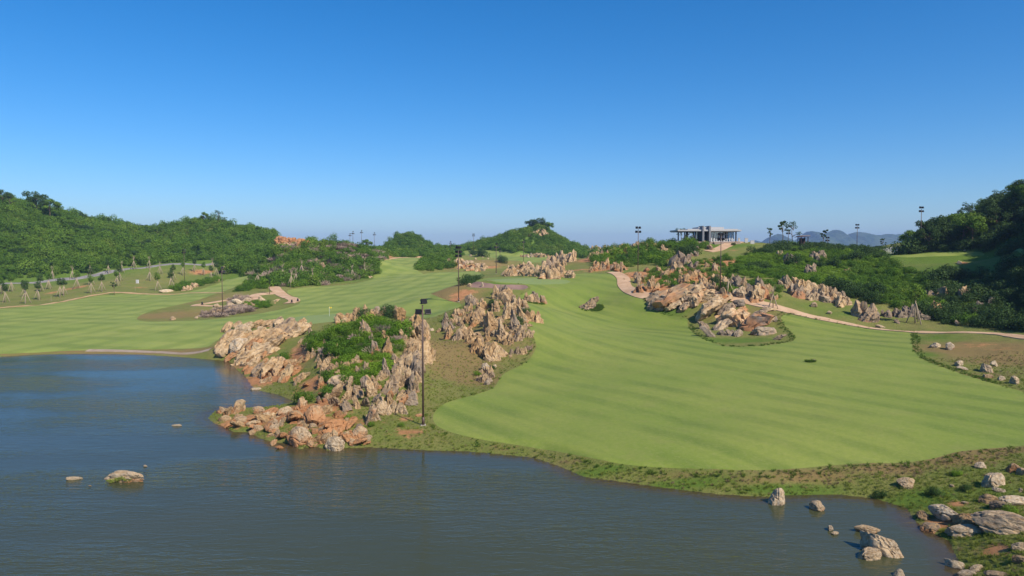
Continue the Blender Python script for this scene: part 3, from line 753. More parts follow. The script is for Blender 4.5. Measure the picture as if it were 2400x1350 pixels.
fill(OA, [(770,870),(850,850),(900,870),(880,900),(800,915),(760,905)], 9, ['blade','crag'], 20, 36, .5, grey=.4, stain=.25, pale=.5)
fill(OA, [(760,780),(900,770),(920,830),(850,850),(790,840)], 4, ['blade'], 24, 40, .8, grey=.35, stain=.35, pale=.5)
for u, v, h, kd, g, ps, vr in [(868,992,62,'slab',.45,.5,0),(878,985,58,'blade',.35,.6,1),(900,970,44,'boulder',.3,.7,2),(925,968,50,'crag',.25,.7,3),(940,955,56,'slab',.55,.4,4),(958,945,46,'boulder',.5,.4,1),(972,915,62,'blade',.75,.3,2),(955,900,60,'blade',.4,.5,3),(975,880,66,'blade',.65,.35,4),
   (930,905,70,'blade',.35,.6,5),(950,860,78,'crag',.6,.3,1),(905,880,62,'blade',.6,.4,0),(985,850,52,'blade',.25,.6,1),(830,930,46,'crag',.5,.4,2),(980,820,62,'crag',.3,.45,3),(905,830,62,'blade',.75,.2,6),(880,830,50,'blade',.75,.2,3),(800,905,60,'boulder',.6,.35,4)]:
    place_rock('rock', kd, u, v, h * (.72 if kd in ('blade', 'crag') else 1), OA, grey=g, stain=.2, pale=ps, var=vr, lean=(-.55 if kd == 'slab' else None), yaw=(.3 if kd == 'slab' else None))
# western slabs at the water
OB = outcrop(560, 845, 'tan layered rock slabs leaning together at the lake edge beside the pale shore track')
fill(OB, [(505,815),(530,772),(600,762),(715,768),(705,790),(660,800),(630,825),(600,848),(556,852),(530,820)], 44, ['slab','slab','boulder'], 34, 64, .45, (.35,.35), (.6,.2), grey=.25, stain=.2, pale=.55, sink=.09)
for u, v, h in [(535,822,92),(565,815,90),(592,812,84),(620,800,96),(655,792,92),(690,784,70),(600,835,80),(640,820,74),(560,846,40),(575,862,36),(700,770,42)]:
    place_rock('rock', 'slab', u, v - 8, h, OB, yaw=rk.gauss(.3, .2), lean=rk.gauss(.62, .12), grey=.22, stain=.12, pale=.6, asp=(1, 1.1, 1.1), sink=.10)
OC = outcrop(640, 900, 'pale slabs half buried in red earth above the small inlet of the lake')
fill(OC, [(560,855),(620,835),(700,850),(720,880),(690,910),(640,915),(600,905),(575,880)], 15, ['slab','blade'], 20, 40, .8, (.6,.3), (.8,.2), grey=.18, stain=.45, pale=.55)
for u, v, h in [(622,890,76),(640,885,70),(600,890,54),(668,900,58),(700,905,42),(590,870,50)]:
    place_rock('rock', 'slab', u, v - 8, h, OC, yaw=rk.gauss(.5, .15), lean=rk.gauss(.85, .1), grey=.25, stain=.22, pale=.75)
fill(OC, [(700,905),(760,890),(800,930),(760,950),(715,945)], 8, ['slab','crag','blade'], 20, 38, .8, grey=.25, stain=.6, pale=.4)
# rock spit
OD = outcrop(600, 1000, 'low rocky spit with orange stained boulders running out into the lake')
fill(OD, [(495,975),(540,958),(640,955),(740,960),(830,985),(866,1020),(860,1042),(770,1045),(690,1038),(600,1012),(540,1002)], 60, ['slab','slab','boulder','crag'], 18, 42, .55, (.4,.5), (.4,.25), grey=.18, stain=.55, pale=.5, sink=.05)
for u, v, h, ps in [(640,972,54,.7),(592,993,34,.95),(620,985,46,.4),(690,985,56,.3),(740,990,60,.4),(785,1010,66,.45),(820,1030,52,.4),(560,1000,40,.5),(600,1005,36,.4),(665,1025,40,.5),(700,1038,50,.6),(730,1040,44,.6),(560,955,26,.6),(515,968,26,.6),(840,1040,44,.5),(795,1000,70,.5),(640,1040,24,.6),(656,1050,20,.6),(785,1052,38,.8),(590,1016,18,.4)]:
    zz = G(u, v, 0.05); c = cast(u, v); pos = c if c[2] > 0 else zz
    place_rock('rock', rk.choice(['slab', 'slab', 'boulder']), u, v, h * 1.15, OD, grey=.15, stain=.5 if ps < .7 else .1, pale=ps, pos=pos, lean=rk.gauss(.3, .15))
# middle karst field
OE = outcrop(1140, 830, 'field of jagged tan karst pinnacles rising beside the curve of the right fairway')
fill(OE, [(1022,775),(1045,742),(1110,715),(1150,700),(1195,690),(1235,722),(1255,748),(1235,770),(1240,795),(1200,800),(1190,815),(1120,835),(1115,810),(1060,795)], 84, ['crag','crag','blade','slab'], 15, 34, .62, lean=(-.05,.16), grey=.38, stain=.22, pale=.4)
for u, v, h, g in [(1205,770,48,.6),(1190,745,40,.3),(1225,752,40,.4),(1175,790,46,.4),(1140,832,44,.45),(1120,820,40,.5),(1160,835,36,.2),(1215,795,40,.55),(1197,806,26,.5),(1050,795,36,.35),(1090,790,32,.3),(1150,770,46,.4),(1110,750,36,.3),(1200,715,40,.6),(1180,702,30,.4),(1175,690,28,.5),(1190,692,24,.4),(1150,836,40,.4)]:
    place_rock('rock', rk.choice(['crag', 'blade']), u, v, h, OE, grey=g, stain=.2, pale=.45)
OF = outcrop(1135, 892, 'small pale stack of rocks with a shrub in the dry grass by the fairway edge')
for u, v, h, kd in [(1136,880,30,'crag'),(1140,868,30,'boulder'),(1132,893,28,'crag'),(1147,895,20,'boulder'),(1142,902,16,'boulder'),(1118,892,12,'blade'),(1160,862,12,'boulder'),(1150,885,22,'boulder')]: place_rock('rock', kd, u, v, h, OF, grey=.4, stain=.1, pale=.8)
OG = outcrop(1225, 828, 'tiny row of grey stones in the rough right beside the mown fairway curve')
for u, v, h, kd in [(1213,828,18,'blade'),(1226,828,16,'crag'),(1236,820,14,'crag'),(1247,815,9,'blade'),(1198,830,14,'blade'),(1196,836,9,'boulder')]: place_rock('rock', kd, u, v, h, OG, grey=.45, stain=.15, pale=.5)
OH = outcrop(1253, 707, 'pair of dark sided jagged rocks standing on the fairway below the bunker')
for u, v, h, kd in [(1243,706,26,'crag'),(1262,707,26,'crag'),(1235,706,14,'crag'),(1272,705,14,'crag'),(1250,708,20,'blade'),(1256,700,22,'blade')]: place_rock('rock', kd, u, v, h, OH, grey=.5, stain=.25, pale=.35)
OI = outcrop(1280, 650, 'row of pale brown pointed rocks standing behind the raised putting green')
fill(OI, [(1260,648),(1270,628),(1300,605),(1335,600),(1345,612),(1320,630),(1310,650)], 34, ['crag','blade','slab'], 18, 36, .45, grey=.3, stain=.2, pale=.55)
fill(OI, [(1172,646),(1200,632),(1240,622),(1262,640),(1240,648),(1200,648)], 26, ['slab','crag','boulder'], 12, 24, .45, grey=.3, stain=.25, pale=.55)
for u, v, h in [(1282,652,34),(1300,652,36),(1270,648,34),(1335,650,26),(1318,616,34),(1292,630,34),(1310,640,34),(1240,646,24),(1192,647,20)]: place_rock('rock', 'crag', u, v, h, OI, grey=.3, stain=.2, pale=.55)
# right side
OJ = outcrop(1570, 725, 'big grey tilted slab with eroded layers at the bend of the cart path')
for u, v, h, kd, g, a in [(1564,708,118,'slab',.32,(1,1.3,.9)),(1606,700,90,'slab',.4,(1,1.2,1.05)),(1540,715,70,'slab',.5,(1,1.05,1.05)),(1575,722,56,'slab',.5,(1,1.1,1.2)),(1550,722,60,'slab',.35,(1,1.05,1.05)),(1622,712,74,'slab',.35,(1,1.05,1.05)),(1600,725,44,'slab',.3,(1,1,1.2)),(1655,700,50,'slab',.25,(1,1,1.2)),(1640,694,40,'slab',.25,(1,1,1.2)),(1615,690,46,'slab',.25,(1,1,1.1)),(1530,700,50,'slab',.4,(1,1.05,1.05))]:
    place_rock('rock', kd, u, v, h, OJ, yaw=rk.gauss(.1, .2), lean=rk.gauss(.55, .1) if kd == 'slab' else None, grey=g + .1, stain=.04, pale=.55, asp=a)
OK_ = outcrop(1740, 775, 'cluster of tilted grey and orange slabs on the grass island inside the fairway')
for u, v, h, kd, g, a in [(1655,742,100,'slab',.5,(1,1.2,1.1)),(1672,720,74,'slab',.45,(1,1.05,1.05)),(1690,712,60,'slab',.3,(1,1.05,1.05)),(1715,758,100,'slab',.3,(1,1.4,1.4)),(1700,735,56,'slab',.3,(1,1.05,1.05)),(1732,715,32,'boulder',.4,(1,1,.9)),(1768,766,96,'slab',.5,(1,1.3,1.3)),(1775,748,60,'slab',.5,(1,1.05,1.05)),(1795,760,46,'slab',.35,(1,1.05,1.05)),(1788,782,48,'boulder',.45,(1.2,1,.8)),(1726,788,26,'boulder',.5,(1,1,1)),(1705,785,30,'crag',.5,(1,1,.6)),(1690,770,60,'slab',.4,(1,1.05,1.05)),(1730,740,50,'slab',.3,(1,1.05,1.05)),(1825,796,40,'slab',.4,(1,.7,.8)),(1800,752,26,'boulder',.4,(1,1,1)),(1815,752,18,'boulder',.5,(1,1,1))]:
    place_rock('rock', kd, u, v, h, OK_, yaw=rk.gauss(.15, .3), lean=rk.gauss(.6, .15) if kd == 'slab' else None, grey=g + .12, stain=.2, pale=.65, asp=a)
for u, v, h in [(1660,788,52),(1650,770,40)]: place_rock('rock', 'slab', u, v, h, OK_, yaw=2.6, lean=.75, grey=.75, stain=.05, pale=.5, asp=(1, .8, 1))
place_rock('rock', 'slab', 1800, 727, 44, OK_, yaw=0, lean=.05, grey=.35, stain=.1, pale=.8, asp=(1, .7, .8))
OL = outcrop(1600, 660, 'slope of red earth crowded with brown karst teeth above the pink cart path')
fill(OL, [(1485,655),(1500,640),(1540,630),(1600,625),(1680,625),(1700,650),(1690,685),(1640,688),(1600,680),(1540,688),(1500,680)], 34, ['crag','crag','blade','slab'], 12, 25, .9, grey=.45, stain=.5, pale=.22)
for u, v, h in [(1500,662,30),(1590,635,36),(1555,650,34),(1600,665,40),(1630,660,40),(1640,672,36),(1530,680,34),(1500,682,30),(1660,680,36),(1680,665,36)]: place_rock('rock', 'crag', u, v, h * .8, OL, grey=.42, stain=.45, pale=.3)
OM = outcrop(1450, 600, 'serrated red brown ridge of rocks left of the clubhouse on the skyline')
fill(OM, [(1382,605),(1395,585),(1425,580),(1465,580),(1465,592),(1430,598),(1400,606)], 46, ['crag','blade'], 13, 22, .4, grey=.3, stain=.5, pale=.4)
fill(OM, [(1480,582),(1500,572),(1535,572),(1535,580),(1500,585)], 24, ['crag','blade'], 13, 20, .4, grey=.2, stain=.4, pale=.5)
fill(OM, [(1382,640),(1395,625),(1450,625),(1470,630),(1460,640),(1420,632)], 26, ['crag','blade','slab'], 14, 26, .45, grey=.35, stain=.5, pale=.4)
ON = outcrop(1600, 612, 'dark grey rock shelf jutting from the red slope below the clubhouse')
for u, v, h, kd in [(1590,625,44,'crag'),(1610,615,40,'slab'),(1600,622,36,'crag'),(1620,628,26,'crag'),(1556,600,28,'blade'),(1630,600,18,'crag'),(1665,585,16,'crag'),(1648,575,16,'boulder'),(1632,583,14,'boulder'),(1560,580,14,'boulder')]: place_rock('rock', kd, u, v, h, ON, grey=.65, stain=.25, pale=.35)
OO = outcrop(1780, 690, 'tall twisted pale pinnacles standing together beside the long bend of the cart path')
for u, v, h, kd, g in [(1772,692,46,'blade',.6),(1783,694,44,'blade',.5),(1775,702,40,'blade',.4),(1720,672,34,'crag',.6),(1735,675,30,'blade',.4),(1712,665,30,'crag',.6),(1742,678,22,'blade',.5),(1760,690,30,'crag',.55),(1782,706,16,'boulder',.2),(1740,695,34,'boulder',.2),(1808,700,20,'crag',.4),(1800,680,22,'crag',.4),(1700,690,26,'crag',.35),(1727,690,24,'boulder',.2)]: place_rock('rock', kd, u, v, h, OO, grey=g, stain=.35, pale=.6)
OP = outcrop(1900, 690, 'line of pale rocks showing along the foot of the green thicket above the path')
fill(OP, [(1830,660),(1880,665),(1960,690),(1990,712),(1970,718),(1920,705),(1870,690),(1830,672)], 34, ['crag','blade','boulder'], 14, 32, .5, grey=.4, stain=.3, pale=.6)
for u, v, h in [(1865,692,34),(1905,702,28),(1940,702,26),(1972,715,32),(1880,672,26),(1895,640,30),(1850,615,30),(1922,610,34),(1830,598,16),(1990,640,16)]: place_rock('rock', 'crag', u, v, h, OP, grey=.5, stain=.25, pale=.6)
OQ = outcrop(2060, 745, 'broken grey rocks in deep shade under the dark thicket where the path narrows')
for u, v, h, kd in [(2025,742,46,'crag'),(2032,752,34,'crag'),(2048,740,26,'boulder'),(2082,742,24,'crag'),(2105,742,30,'crag'),(2125,738,32,'crag'),(2150,740,24,'crag'),(2200,735,36,'crag'),(2215,700,40,'crag'),(2165,748,26,'boulder'),(2102,757,20,'slab'),(2246,762,24,'slab'),(2215,752,22,'boulder'),(2180,700,30,'crag'),(2270,700,34,'crag'),(2320,720,34,'crag'),(2290,740,24,'crag')]: place_rock('rock', kd, u, v, h, OQ, grey=.6, stain=.2, pale=.4)
OR_ = outcrop(1090, 632, 'pale rock patch on the dry slope beyond the middle fairway')
fill(OR_, [(1045,610),(1070,598),(1090,615),(1140,625),(1145,638),(1105,638),(1075,632),(1048,628)], 34, ['slab','boulder','crag'], 9, 19, .45, grey=.2, stain=.35, pale=.6)
for u, v, h in [(1103,600,7),(1115,608,6),(1144,607,5),(1131,604,4),(1303,606,10)]: place_rock('rock', 'boulder', u, v, h, OR_, grey=.2, stain=.2, pale=.7)
OS_ = outcrop(1260, 601, 'far thin row of rocks dividing two pale green fairways below the conical hill')
fill(OS_, [(1222,602),(1250,596),(1285,598),(1280,603),(1230,605)], 22, ['crag','boulder'], 6, 12, .4, grey=.4, stain=.3, pale=.5)
OT = outcrop(780, 650, 'scattered grey rocks poking through brush on the low rocky hill beside the middle fairway')
fill(OT, [(575,655),(620,600),(700,590),(790,585),(860,610),(880,640),(800,655),(700,668),(640,668)], 80, ['crag','blade','boulder'], 7, 17, .7, grey=.55, stain=.1, pale=.5)
fill(OT, [(850,650),(860,646),(880,648),(862,655)], 6, ['boulder'], 7, 10, .5, grey=.2, stain=.3, pale=.6)
OU = outcrop(540, 735, 'brown and cream rocks around the looping path on the left grass island')
for u, v, h, kd, p_, g in [(508,719,22,'boulder',.95,.0),(539,716,20,'boulder',.9,.0),(555,712,26,'boulder',.8,.1),(578,708,26,'boulder',.8,.1),(614,707,22,'boulder',.9,.05),(611,699,12,'boulder',.8,.1),(648,706,20,'slab',.8,.1),(645,711,8,'boulder',.8,0),(482,737,18,'crag',.3,.6),(505,738,20,'crag',.3,.6),(520,735,24,'crag',.2,.6),(540,730,24,'crag',.2,.6),(560,727,24,'crag',.2,.6),(585,722,22,'crag',.2,.6),(460,746,10,'boulder',.5,.3),(405,750,16,'boulder',.4,.3),(594,726,8,'boulder',.8,.1),(440,680,18,'crag',.5,.3),(460,672,18,'crag',.5,.3),(505,662,14,'crag',.6,.3),(535,628,14,'crag',.6,.3),(560,700,16,'crag',.2,.6)]:
    place_rock('rock', kd, u, v, h, OU, grey=g, stain=.05, pale=p_, asp=(1, 1, .8))
OV = tag(empty('rock_cliff', cast(682, 582)), 'bare red and mauve rock cut in the end of the wooded hill', 'cliff')
fill(OV, [(645,572),(652,566),(700,572),(718,580),(716,588),(690,590),(655,586)], 70, ['crag','slab','slab'], 14, 26, .35, grey=.45, stain=.6, pale=.2, lean=(.2, .2))
for i in range(10): place_rock('rock', 'slab', 648 + i * 7.5, 572 + i * 1.2, 30, OV, yaw=0, lean=1.3, grey=.35, stain=.7, pale=.2, asp=(1, 1.2, 1.6))
OW = outcrop(1265, 545, 'pale bare rock face just under the treed top of the conical hill')
for u, v, h in [(1262,545,14),(1272,548,14),(1252,549,12),(1282,551,10),(1265,553,10),(1240,552,10)]: place_rock('rock', 'crag', u, v, h, OW, grey=.35, stain=.15, pale=.5)
tag(place_rock('lone_rock', 'blade', 1383, 722, 34, None, yaw=.4, lean=.5, grey=.35, stain=.3, pale=.5, asp=(1.3, 1.3, 1), var=2), 'single leaning rock in a dark turf pocket in the middle of the right fairway', 'rock')

# single boulders
BL = [
 (2327,1137,56,1.1,.95,.02,'pale triangular boulder on the grass bank above the shore stones',(1,1,1.25)),
 (2299,1096,30,.9,.8,.05,'small cream boulder just below the right end of the fairway',(1,1,.8)),
 (2372,1105,38,.8,.5,.0,'orange tinted boulder on the bank near the picture edge',(1,1,.85)),
 (2396,1112,30,.6,.2,.5,'grey boulder half cut by the edge beside the orange tinted one',(1,1,.9)),
 (2341,1149,32,.7,.7,.0,'flat yellowish stone lying right under the triangular boulder',(1,1,.45)),
 (2215,1213,70,.9,.9,.1,'pale wedge shaped boulder, topmost of the shore pile by the muddy bank',(1,1,1.0)),
 (2270,1225,62,.3,.1,.85,'dark grey rounded boulder in the middle of the shore pile',(1,1,1.0)),
 (2262,1250,72,.8,.7,.3,'pale grey boulder on red earth at the front of the shore pile',(1,1,.85)),
 (2352,1240,122,.5,.4,.75,'longest dark grey boulder lying diagonally across the shore pile',(1.15,.8,.75)),
 (2312,1178,44,.3,.1,.9,'dark mossy boulder behind the longest grey boulder',(1,1,.9)),
 (2346,1192,46,.3,.1,.8,'dark low boulder touching the back of the longest grey boulder',(1,1,.8)),
 (2385,1182,66,.4,.3,.65,'grey boulder with a bright shrub in front, at the picture edge',(1,1,.9)),
 (2391,1152,16,.8,.8,.2,'little pale stone on red soil near the picture edge',(1,1,1)),
 (2240,1328,44,.9,.85,.15,'cream boulder with its foot in the lake at the bottom shore',(1,1,1.0)),
 (2263,1350,42,.7,.6,.4,'rounded two toned boulder cut by the bottom edge at the shore',(1,1,1)),
 (2291,1336,32,.7,.6,.3,'small jagged pale stone just inland of the cream shore boulder',(1,1,.8)),
 (2390,1288,46,.8,.7,.2,'pale flat boulder above red soil in the bottom corner',(1,1,.7)),
 (2393,1318,36,.2,.1,.8,'dark boulder below the pale flat one in the bottom corner',(1,1,.9)),
 (2340,1352,50,.4,.3,.6,'grey boulder cut by the bottom edge of the picture',(1,1,.8)),
 (2125,1140,46,.4,.2,.4,'brownish rock leaning out of the grassy bank above the shallow bay',(1,1,.9)),
 (2165,1212,46,.1,.05,.3,'brown undercut clod of earth and rock at the muddy point',(1,1,.6)),
 (2180,1240,54,.1,.05,.35,'lower brown clod of earth and rock at the muddy point',(1,1,.6)),
 (1818,1178,50,.9,.8,.2,'tall pale boulder standing at the shoreline below the fairway',(.85,.9,1.15)),
 (1918,1194,38,.6,.4,.1,'mossy ochre boulder sitting in the shallow bay',(1,1,.75)),
 (1945,1242,16,.7,.7,.3,'small pale stone in the water, upper of two',(1,1,1)),
 (1958,1252,18,.7,.7,.2,'small pale stone in the water, lower of two',(1,1,.8)),
 (2030,1246,58,.1,.2,.1,'low orange mud and rock hump behind the largest water boulder',(1,.6,.45)),
 (2064,1292,84,.9,.6,.45,'largest boulder in the water, pale ridge with a dark flank',(1.1,.85,.95)),
 (2036,1306,54,.5,.4,.6,'dark grey boulder in the water leaning on the largest one',(1,.8,.85)),
 (2105,1350,30,.8,.8,.2,'pale boulder tip at the bottom edge in the water',(1,1,1)),
 (282,1124,104,.5,.7,.0,'cream boulder with a mossy front alone in the open lake',(1.2,.5,.36)),
 (172,1124,34,.8,.8,.05,'thin pale rock fin barely above the open lake',(1,.3,.3)),
 (211,1139,10,.8,.9,.0,'tiny pale stone tip left of the mossy lake boulder',(1,1,1)),
 (341,1093,14,.8,.8,.0,'tiny pale stone tip right of the mossy lake boulder',(1,.8,.7)),
 (414,998,22,.6,.7,.1,'flat pale stone in the lake off the tip of the rocky spit',(1,.5,.35)),
 (600,913,24,.6,.6,.1,'flat pink stone in the lake at the mouth of the small inlet',(1,.5,.4)),
 (2191,813,26,.8,.7,.15,'flat cream boulder in the dry grass past the fairway corner',(1,1,.6)),
 (2228,818,22,.7,.6,.2,'upright cream boulder in the dry grass past the fairway corner',(1,1,1)),
 (2249,856,20,.8,.8,.2,'upper of two white wedges beside the fairway edge',(1,1,.8)),
 (2256,866,24,.8,.8,.2,'lower of two white wedges beside the fairway edge',(1,1,.6)),
 (2331,858,18,.6,.5,.4,'upright grey stone farthest up the dry slope',(1,1,1.2)),
 (2312,870,30,.5,.5,.5,'grey pointed boulder amid the stones on the dry slope',(1,1,1.1)),
 (2316,884,26,.7,.6,.2,'ochre and white boulder below the grey pointed one',(1,1,.6)),
 (2346,890,18,.8,.8,.1,'little white stone between two boulders on the dry slope',(1,1,.8)),
 (2376,898,26,.7,.6,.3,'leaning pale boulder close to the fairway at the picture edge',(1,1,.9)),
 (1908,718,20,.7,.7,.2,'pale rock on the grass just above the long cart path',(1,1,.7)),
 (1945,735,16,.5,.5,.1,'tan rock on the grass above the long cart path',(1,1,.9)),
 (2061,767,16,.7,.7,.1,'white stones right at the edge of the narrowing cart path',(1.4,1,.6)),
 (2250,618,16,.2,.4,.0,'orange boulder on the slope under the upper right green',(1,1,.8)),
 (1902,846,20,.9,.7,.3,'flat pale stone sunk in a small turf pocket on the right fairway',(1,.5,.35)),
 (389,684,34,.9,.9,.0,'long white flat rock beside the thin track on the left fairway',(1,.4,.3)),
 (1131,672,9,1,1,.0,'small white pointed stone standing in the bunker',(.8,.8,1.6)),
 (1101,671,12,.6,.4,.5,'small black and white rock at the end of the bunker',(1,1,.9)),
 (2262,588,7,.9,.9,.1,'tiny white stone at the back of the upper right green',(1,1,1)),
 (2263,1180,18,.5,.3,.3,'small brown stone in the grass between bank and shore pile',(1,1,.7)),
 (2230,1140,16,.5,.4,.3,'small reddish stone on the grassy bank left of the triangular boulder',(1,1,.7)),
 (980,975,14,.6,.6,.0,'ochre rock lying at the foot of the tallest lamp post',(1.4,1,.8)),
 (1012,775,12,.7,.6,.1,'little white stone in the gap between the two karst outcrops',(1,1,.8)),
]
for i, (u, v, w, _, pale_, grey_, lab, asp) in enumerate(BL):
    c = cast(u, v); pos = c if c[2] > 0.01 else G(u, v, 0.0)
    if 'mossy front' in lab: pos = (pos[0], pos[1], pos[2] - .2)
    moss = .5 if 'mossy front' in lab else .5 if 'orange' in lab or 'brown' in lab or 'ochre' in lab or 'reddish' in lab else .08
    yaw = rk.uniform(-.5, .5) if w > 60 or asp[1] < .7 else None
    if u > 2180 and v > 1160: asp = (asp[0] * 1.25, asp[1] * .85, asp[2] * .82); yaw = rk.gauss(-.55, .3)
    if 'stone tip' in lab: asp = (1, .7, .4)
    if 'rock fin' in lab: yaw = .35
    o = place_rock('boulder', 'boulder', u, v, w * (.9 if v > 1090 and u > 2100 else 1.05), None, yaw=yaw, lean=rk.gauss(0, .08), grey=grey_ * .55, stain=moss, pale=.45 if 'mossy front' in lab else min(pale_ + .15, 1), asp=asp, pos=pos, var=i % 7)
    if 'diagonally' in lab or 'largest boulder' in lab: o.rotation_euler = (0.1, 0.12, -0.75)
    tag(o, lab, 'boulder', 'loose boulders')
# ------------------------------------------------------------------ vegetation
def m_leaf(name, cols, rough=0.6, trans=0.16, posvar=0.0):
    t = NT(name); oi = t.n('ShaderNodeObjectInfo'); p = t.geo()
    r = t.n('ShaderNodeValToRGB'); e = r.color_ramp.elements
    e[0].position = 0; e[0].color = (*cols[0], 1); e[1].position = 1; e[1].color = (*cols[-1], 1)
    for i, c in enumerate(cols[1:-1]): q = e.new((i + 1) / (len(cols) - 1)); q.color = (*c, 1)
    f = t.math('ADD', t.math('MULTIPLY', oi.outputs['Random'], 0.55), t.math('MULTIPLY', t.ramp(t.noise(p, 0.05, 5, 0.7), 0.36, 0.64), 0.45)); t.l(f, r.inputs[0])
    n = t.noise(p, 1.3, 4, 0.7)
    c = t.mix(t.ramp(n, 0.3, 0.7), r.outputs[0], tuple(x * 0.75 for x in cols[len(cols) // 2]))
    d = t.bsdf(c, rough, None, 0.12); tl = t.n('ShaderNodeBsdfTranslucent'); t.l(t.mix(0.5, c, (0.16, 0.22, 0.03)), tl.inputs[0])
    m = t.n('ShaderNodeMixShader'); m.inputs[0].default_value = trans; t.l(d.outputs[0], m.inputs[1]); t.l(tl.outputs[0], m.inputs[2])
    return t.done(m.outputs[0])
LEAF_SCRUB = m_leaf('scrub_leaves', [(0.026, 0.080, 0.008), (0.066, 0.150, 0.014), (0.130, 0.225, 0.024), (0.225, 0.290, 0.044)])
LEAF_BRIGHT = m_leaf('bright_shrub_leaves', [(0.095, 0.200, 0.014), (0.165, 0.285, 0.022), (0.250, 0.350, 0.038)])
LEAF_MID = m_leaf('sunlit_shrub_leaves', [(0.050, 0.125, 0.012), (0.095, 0.190, 0.018), (0.165, 0.260, 0.030)])
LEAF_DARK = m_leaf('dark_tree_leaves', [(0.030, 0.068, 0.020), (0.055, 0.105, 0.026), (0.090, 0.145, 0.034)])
LEAF_DEAD = m_leaf('dead_brush_twigs', [(0.27, 0.19, 0.145), (0.36, 0.27, 0.215), (0.42, 0.32, 0.24)], trans=0.0)
LEAF_GRASS = m_leaf('rough_grass_blades', [(0.190, 0.280, 0.034), (0.280, 0.330, 0.062), (0.350, 0.345, 0.110)], trans=0.3)
LEAF_TURF = m_leaf('dark_turf_blades', [(0.075, 0.150, 0.020), (0.120, 0.200, 0.030)], trans=0.3)
LEAF_STRAW = m_leaf('dry_grass_blades', [(0.21, 0.135, 0.070), (0.30, 0.22, 0.125), (0.36, 0.29, 0.18)], trans=0.2)
MAT_BARK = mat_plain('bark', (0.16, 0.115, 0.08), 0.95, 0.1, 0, 0.4, 4.0)
MAT_STAKE = mat_plain('bamboo_stake', (0.38, 0.30, 0.21), 0.85, 0.15, 0, 0.3, 4.0)

def leaf_cloud(rs, blobs_, n, size, flat=0.0, shell=0.55):
    """quads spread through lumpy blobs; returns verts, faces"""
    V, Fc = [], []
    tot = sum(b[3] ** 2 for b in blobs_)
    for cx, cy, cz, R, sq in blobs_:
        m = int(n * R * R / tot) + 1
        off = rs.uniform(0, 99)
        for _ in range(m):
            d = Vector((rs.gauss(0, 1), rs.gauss(0, 1), rs.gauss(0, 1))).normalized()
            k = 1 + 0.35 * mnoise.noise(d * 2.2 + Vector((off, 0, 0)))
            r = R * k * (shell + (1 - shell) * rs.random() ** .5)
            p = Vector((cx + d.x * r, cy + d.y * r, cz + d.z * r * sq))
            if p.z < -0.15: continue
            nrm = (d + Vector((rs.gauss(0, .6), rs.gauss(0, .6), rs.gauss(0, .6) + .3))).normalized()
            a = nrm.orthogonal().normalized(); a = Matrix.Rotation(rs.uniform(0, 6.28), 3, nrm) @ a; b = nrm.cross(a)
            s = size * rs.uniform(.6, 1.35); o = len(V)
            V += [p + a * s, p + b * s * .55 + nrm * s * .15, p - a * s, p - b * s * .55 + nrm * s * .15]; Fc.append((o, o + 1, o + 2, o + 3))
    return V, Fc
def bush_mesh(name, seed, n, size, mat, h=1.0):
    rs = random.Random(seed); bl = [(0, 0, .32 * h, .5, h * .8)]
    for i in range(6):
        a = rs.uniform(0, 6.28); bl.append((math.cos(a) * rs.uniform(.2, .5), math.sin(a) * rs.uniform(.2, .5), rs.uniform(.1, .55) * h, rs.uniform(.22, .4), .9))
    V, Fc = leaf_cloud(rs, bl, n, size); return mesh_np(name, [tuple(v) for v in V], Fc, mat)
def twig_mesh(name, seed, n, mat):
    rs = random.Random(seed); V, Fc = [], []
    for _ in range(n):
        a = rs.uniform(0, 6.28); r = rs.uniform(0, .35); p = Vector((math.cos(a) * r, math.sin(a) * r, -.05)); d = Vector((math.cos(a) * rs.uniform(.2, 1), math.sin(a) * rs.uniform(.2, 1), rs.uniform(.5, 1.2))).normalized()
        L = rs.uniform(.5, .95); w = .022
        for k in range(3):
            q = p + d * L / 3; s = d.orthogonal().normalized() * w; o = len(V); V += [p - s, p + s, q + s * .6, q - s * .6]; Fc.append((o, o + 1, o + 2, o + 3))
            p = q; d = (d + Vector((rs.gauss(0, .35), rs.gauss(0, .35), rs.gauss(0, .2)))).normalized()
    return mesh_np(name, [tuple(v) for v in V], Fc, mat)
def tuft_mesh(name, seed, n, mat, h=1.0):
    rs = random.Random(seed); V, Fc = [], []
    for _ in range(n):
        a = rs.uniform(0, 6.28); r = rs.uniform(0, .45); p = Vector((math.cos(a) * r, math.sin(a) * r, -.05)); b = rs.uniform(0, 6.28); s = Vector((math.cos(b), math.sin(b), 0)) * .045
        d = Vector((math.cos(a) * rs.uniform(.0, .5), math.sin(a) * rs.uniform(.0, .5), rs.uniform(.5, 1.0) * h)); o = len(V)
        V += [p - s, p + s, p + d * .6 + s * .7, p + d + Vector((d.x * .5, d.y * .5, 0)), p + d * .6 - s * .7]; Fc.append((o, o + 1, o + 2, o + 3, o + 4))
    return mesh_np(name, [tuple(v) for v in V], Fc, mat)

